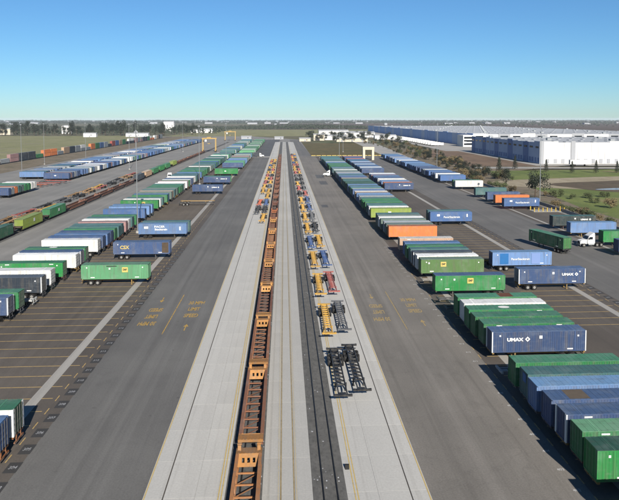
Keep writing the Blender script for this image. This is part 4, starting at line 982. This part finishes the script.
# distant woods and town: one mass
wd = MB(); rr = random.Random(5)
def wood(x0, x1, y0, y1, n, h, s):
    for _ in range(n):
        x, yy = rr.uniform(x0, x1), rr.uniform(y0, y1); hh = h*rr.uniform(0.5, 1.2)*(0.6+0.4*math.sin(x*0.011+yy*0.003)+0.2)
        for _k in range(5):
            p = Vector((x+rr.gauss(0, s), yy+rr.gauss(0, s), hh*rr.uniform(0.1, 1)))
            a = Vector((rr.gauss(0, 1), rr.gauss(0, .4), rr.gauss(0, 1))).normalized()*s*rr.uniform(0.6, 1.2); b = a.cross(Vector((rr.gauss(0, .4), 1, rr.gauss(0, .4)))).normalized()*s*rr.uniform(0.6, 1.1)
            wd.face([p-a, p+b, p+a, p-b])
wood(-1800, -150, 1380, 1750, 3000, 9, 1.5); wood(-2600, 300, 1950, 2600, 3000, 10, 2.0); wood(-150, 700, 2000, 2500, 1200, 10, 1.9)
wood(-4500, 4500, 4200, 6500, 9000, 9, 3.2); wood(-7000, 7500, 6500, 9500, 6000, 11, 4.5); wood(700, 4000, 2600, 3900, 700, 8, 2.4)
tw = MB()
for _ in range(150):
    x, yy = rr.uniform(-3600, 4200), rr.uniform(3200, 7800)
    if abs(x) > yy*0.75: continue
    w, d, h = rr.uniform(12, 60), rr.uniform(15, 40), rr.uniform(4, 9); tw.box(x-w/2, x+w/2, yy-d/2, yy+d/2, -0.4, h)
    tw.prism([(yy-d/2, h), (yy+d/2, h), (yy, h+2)], x-w/2, x+w/2, 'x')
ob('distant_town', tw.mesh('distant_town', 'wall_grey'), label='scattered pale buildings of the distant town', cat='town', kind='stuff')
ob('woodland', wd.mesh('woodland', 'leaf_dark'), label='distant belts of dark trees near the horizon', cat='woods', kind='stuff')

# small things lying on the pads
ob('wheel_chock', MB().prism([(-0.25, 0.034), (0.3, 0.034), (0.12, 0.4), (-0.1, 0.4)], -0.2, 0.2, 'x').mesh('wheel_chock', 'tyre'), None, tuple(G(347, 468.5)), label='small black rubber block on the double yellow line of the right pad', cat='chock')
# repair patches and tyre marks on the roads
rl, rrd = roads['left_road'], roads['right_road']
for k, (x0, x1, y0, y1) in enumerate(((18.2, 22.0, 318, 336), (18.0, 22.4, 352, 374), (14.0, 16.4, 236, 243))):
    ob('asphalt_patch', MB().face([(x0, y0, 0.009), (x1, y0, 0.009), (x1, y1, 0.009), (x0, y1, 0.009)]).mesh('asphalt_patch', 'asphalt_dark'), rrd)
lt = MB()
for _ in range(150):
    x, y = random.choice((random.uniform(2.5, 5.3), random.uniform(2.5, 5.3), random.uniform(-2.5, -2.1))), 45+170*random.random()**1.6
    if min(abs(x-3.36), abs(x-4.6)) < 0.14: continue
    w, d = random.uniform(0.04, 0.16), random.uniform(0.04, 0.2); lt.box(x-w/2, x+w/2, y-d/2, y+d/2, 0.012, 0.012+random.uniform(0.02, 0.06))
ob('litter', lt.mesh('litter', 'wall_grey'), label='pale stones and scraps scattered on the ballast', cat='litter', kind='stuff')
# ------------------------------------------------------------------ air
hz = NT('haze'); hz.t.nodes.remove(hz.b)
pv = hz.n('ShaderNodeVolumePrincipled'); pv.inputs['Color'].default_value = (0.80, 0.88, 1.0, 1); pv.inputs['Density'].default_value = 4e-5; pv.inputs['Anisotropy'].default_value = 0.0
hz.l(pv.outputs[0], hz.t.nodes['Material Output'].inputs['Volume'])
M['haze'] = hz.m
ob('haze', MB().box(-11800, 11800, -11800, 11800, -1.6, 37.0).mesh('haze', 'haze'), label='thin pale haze over the whole plain', cat='haze', kind='stuff')
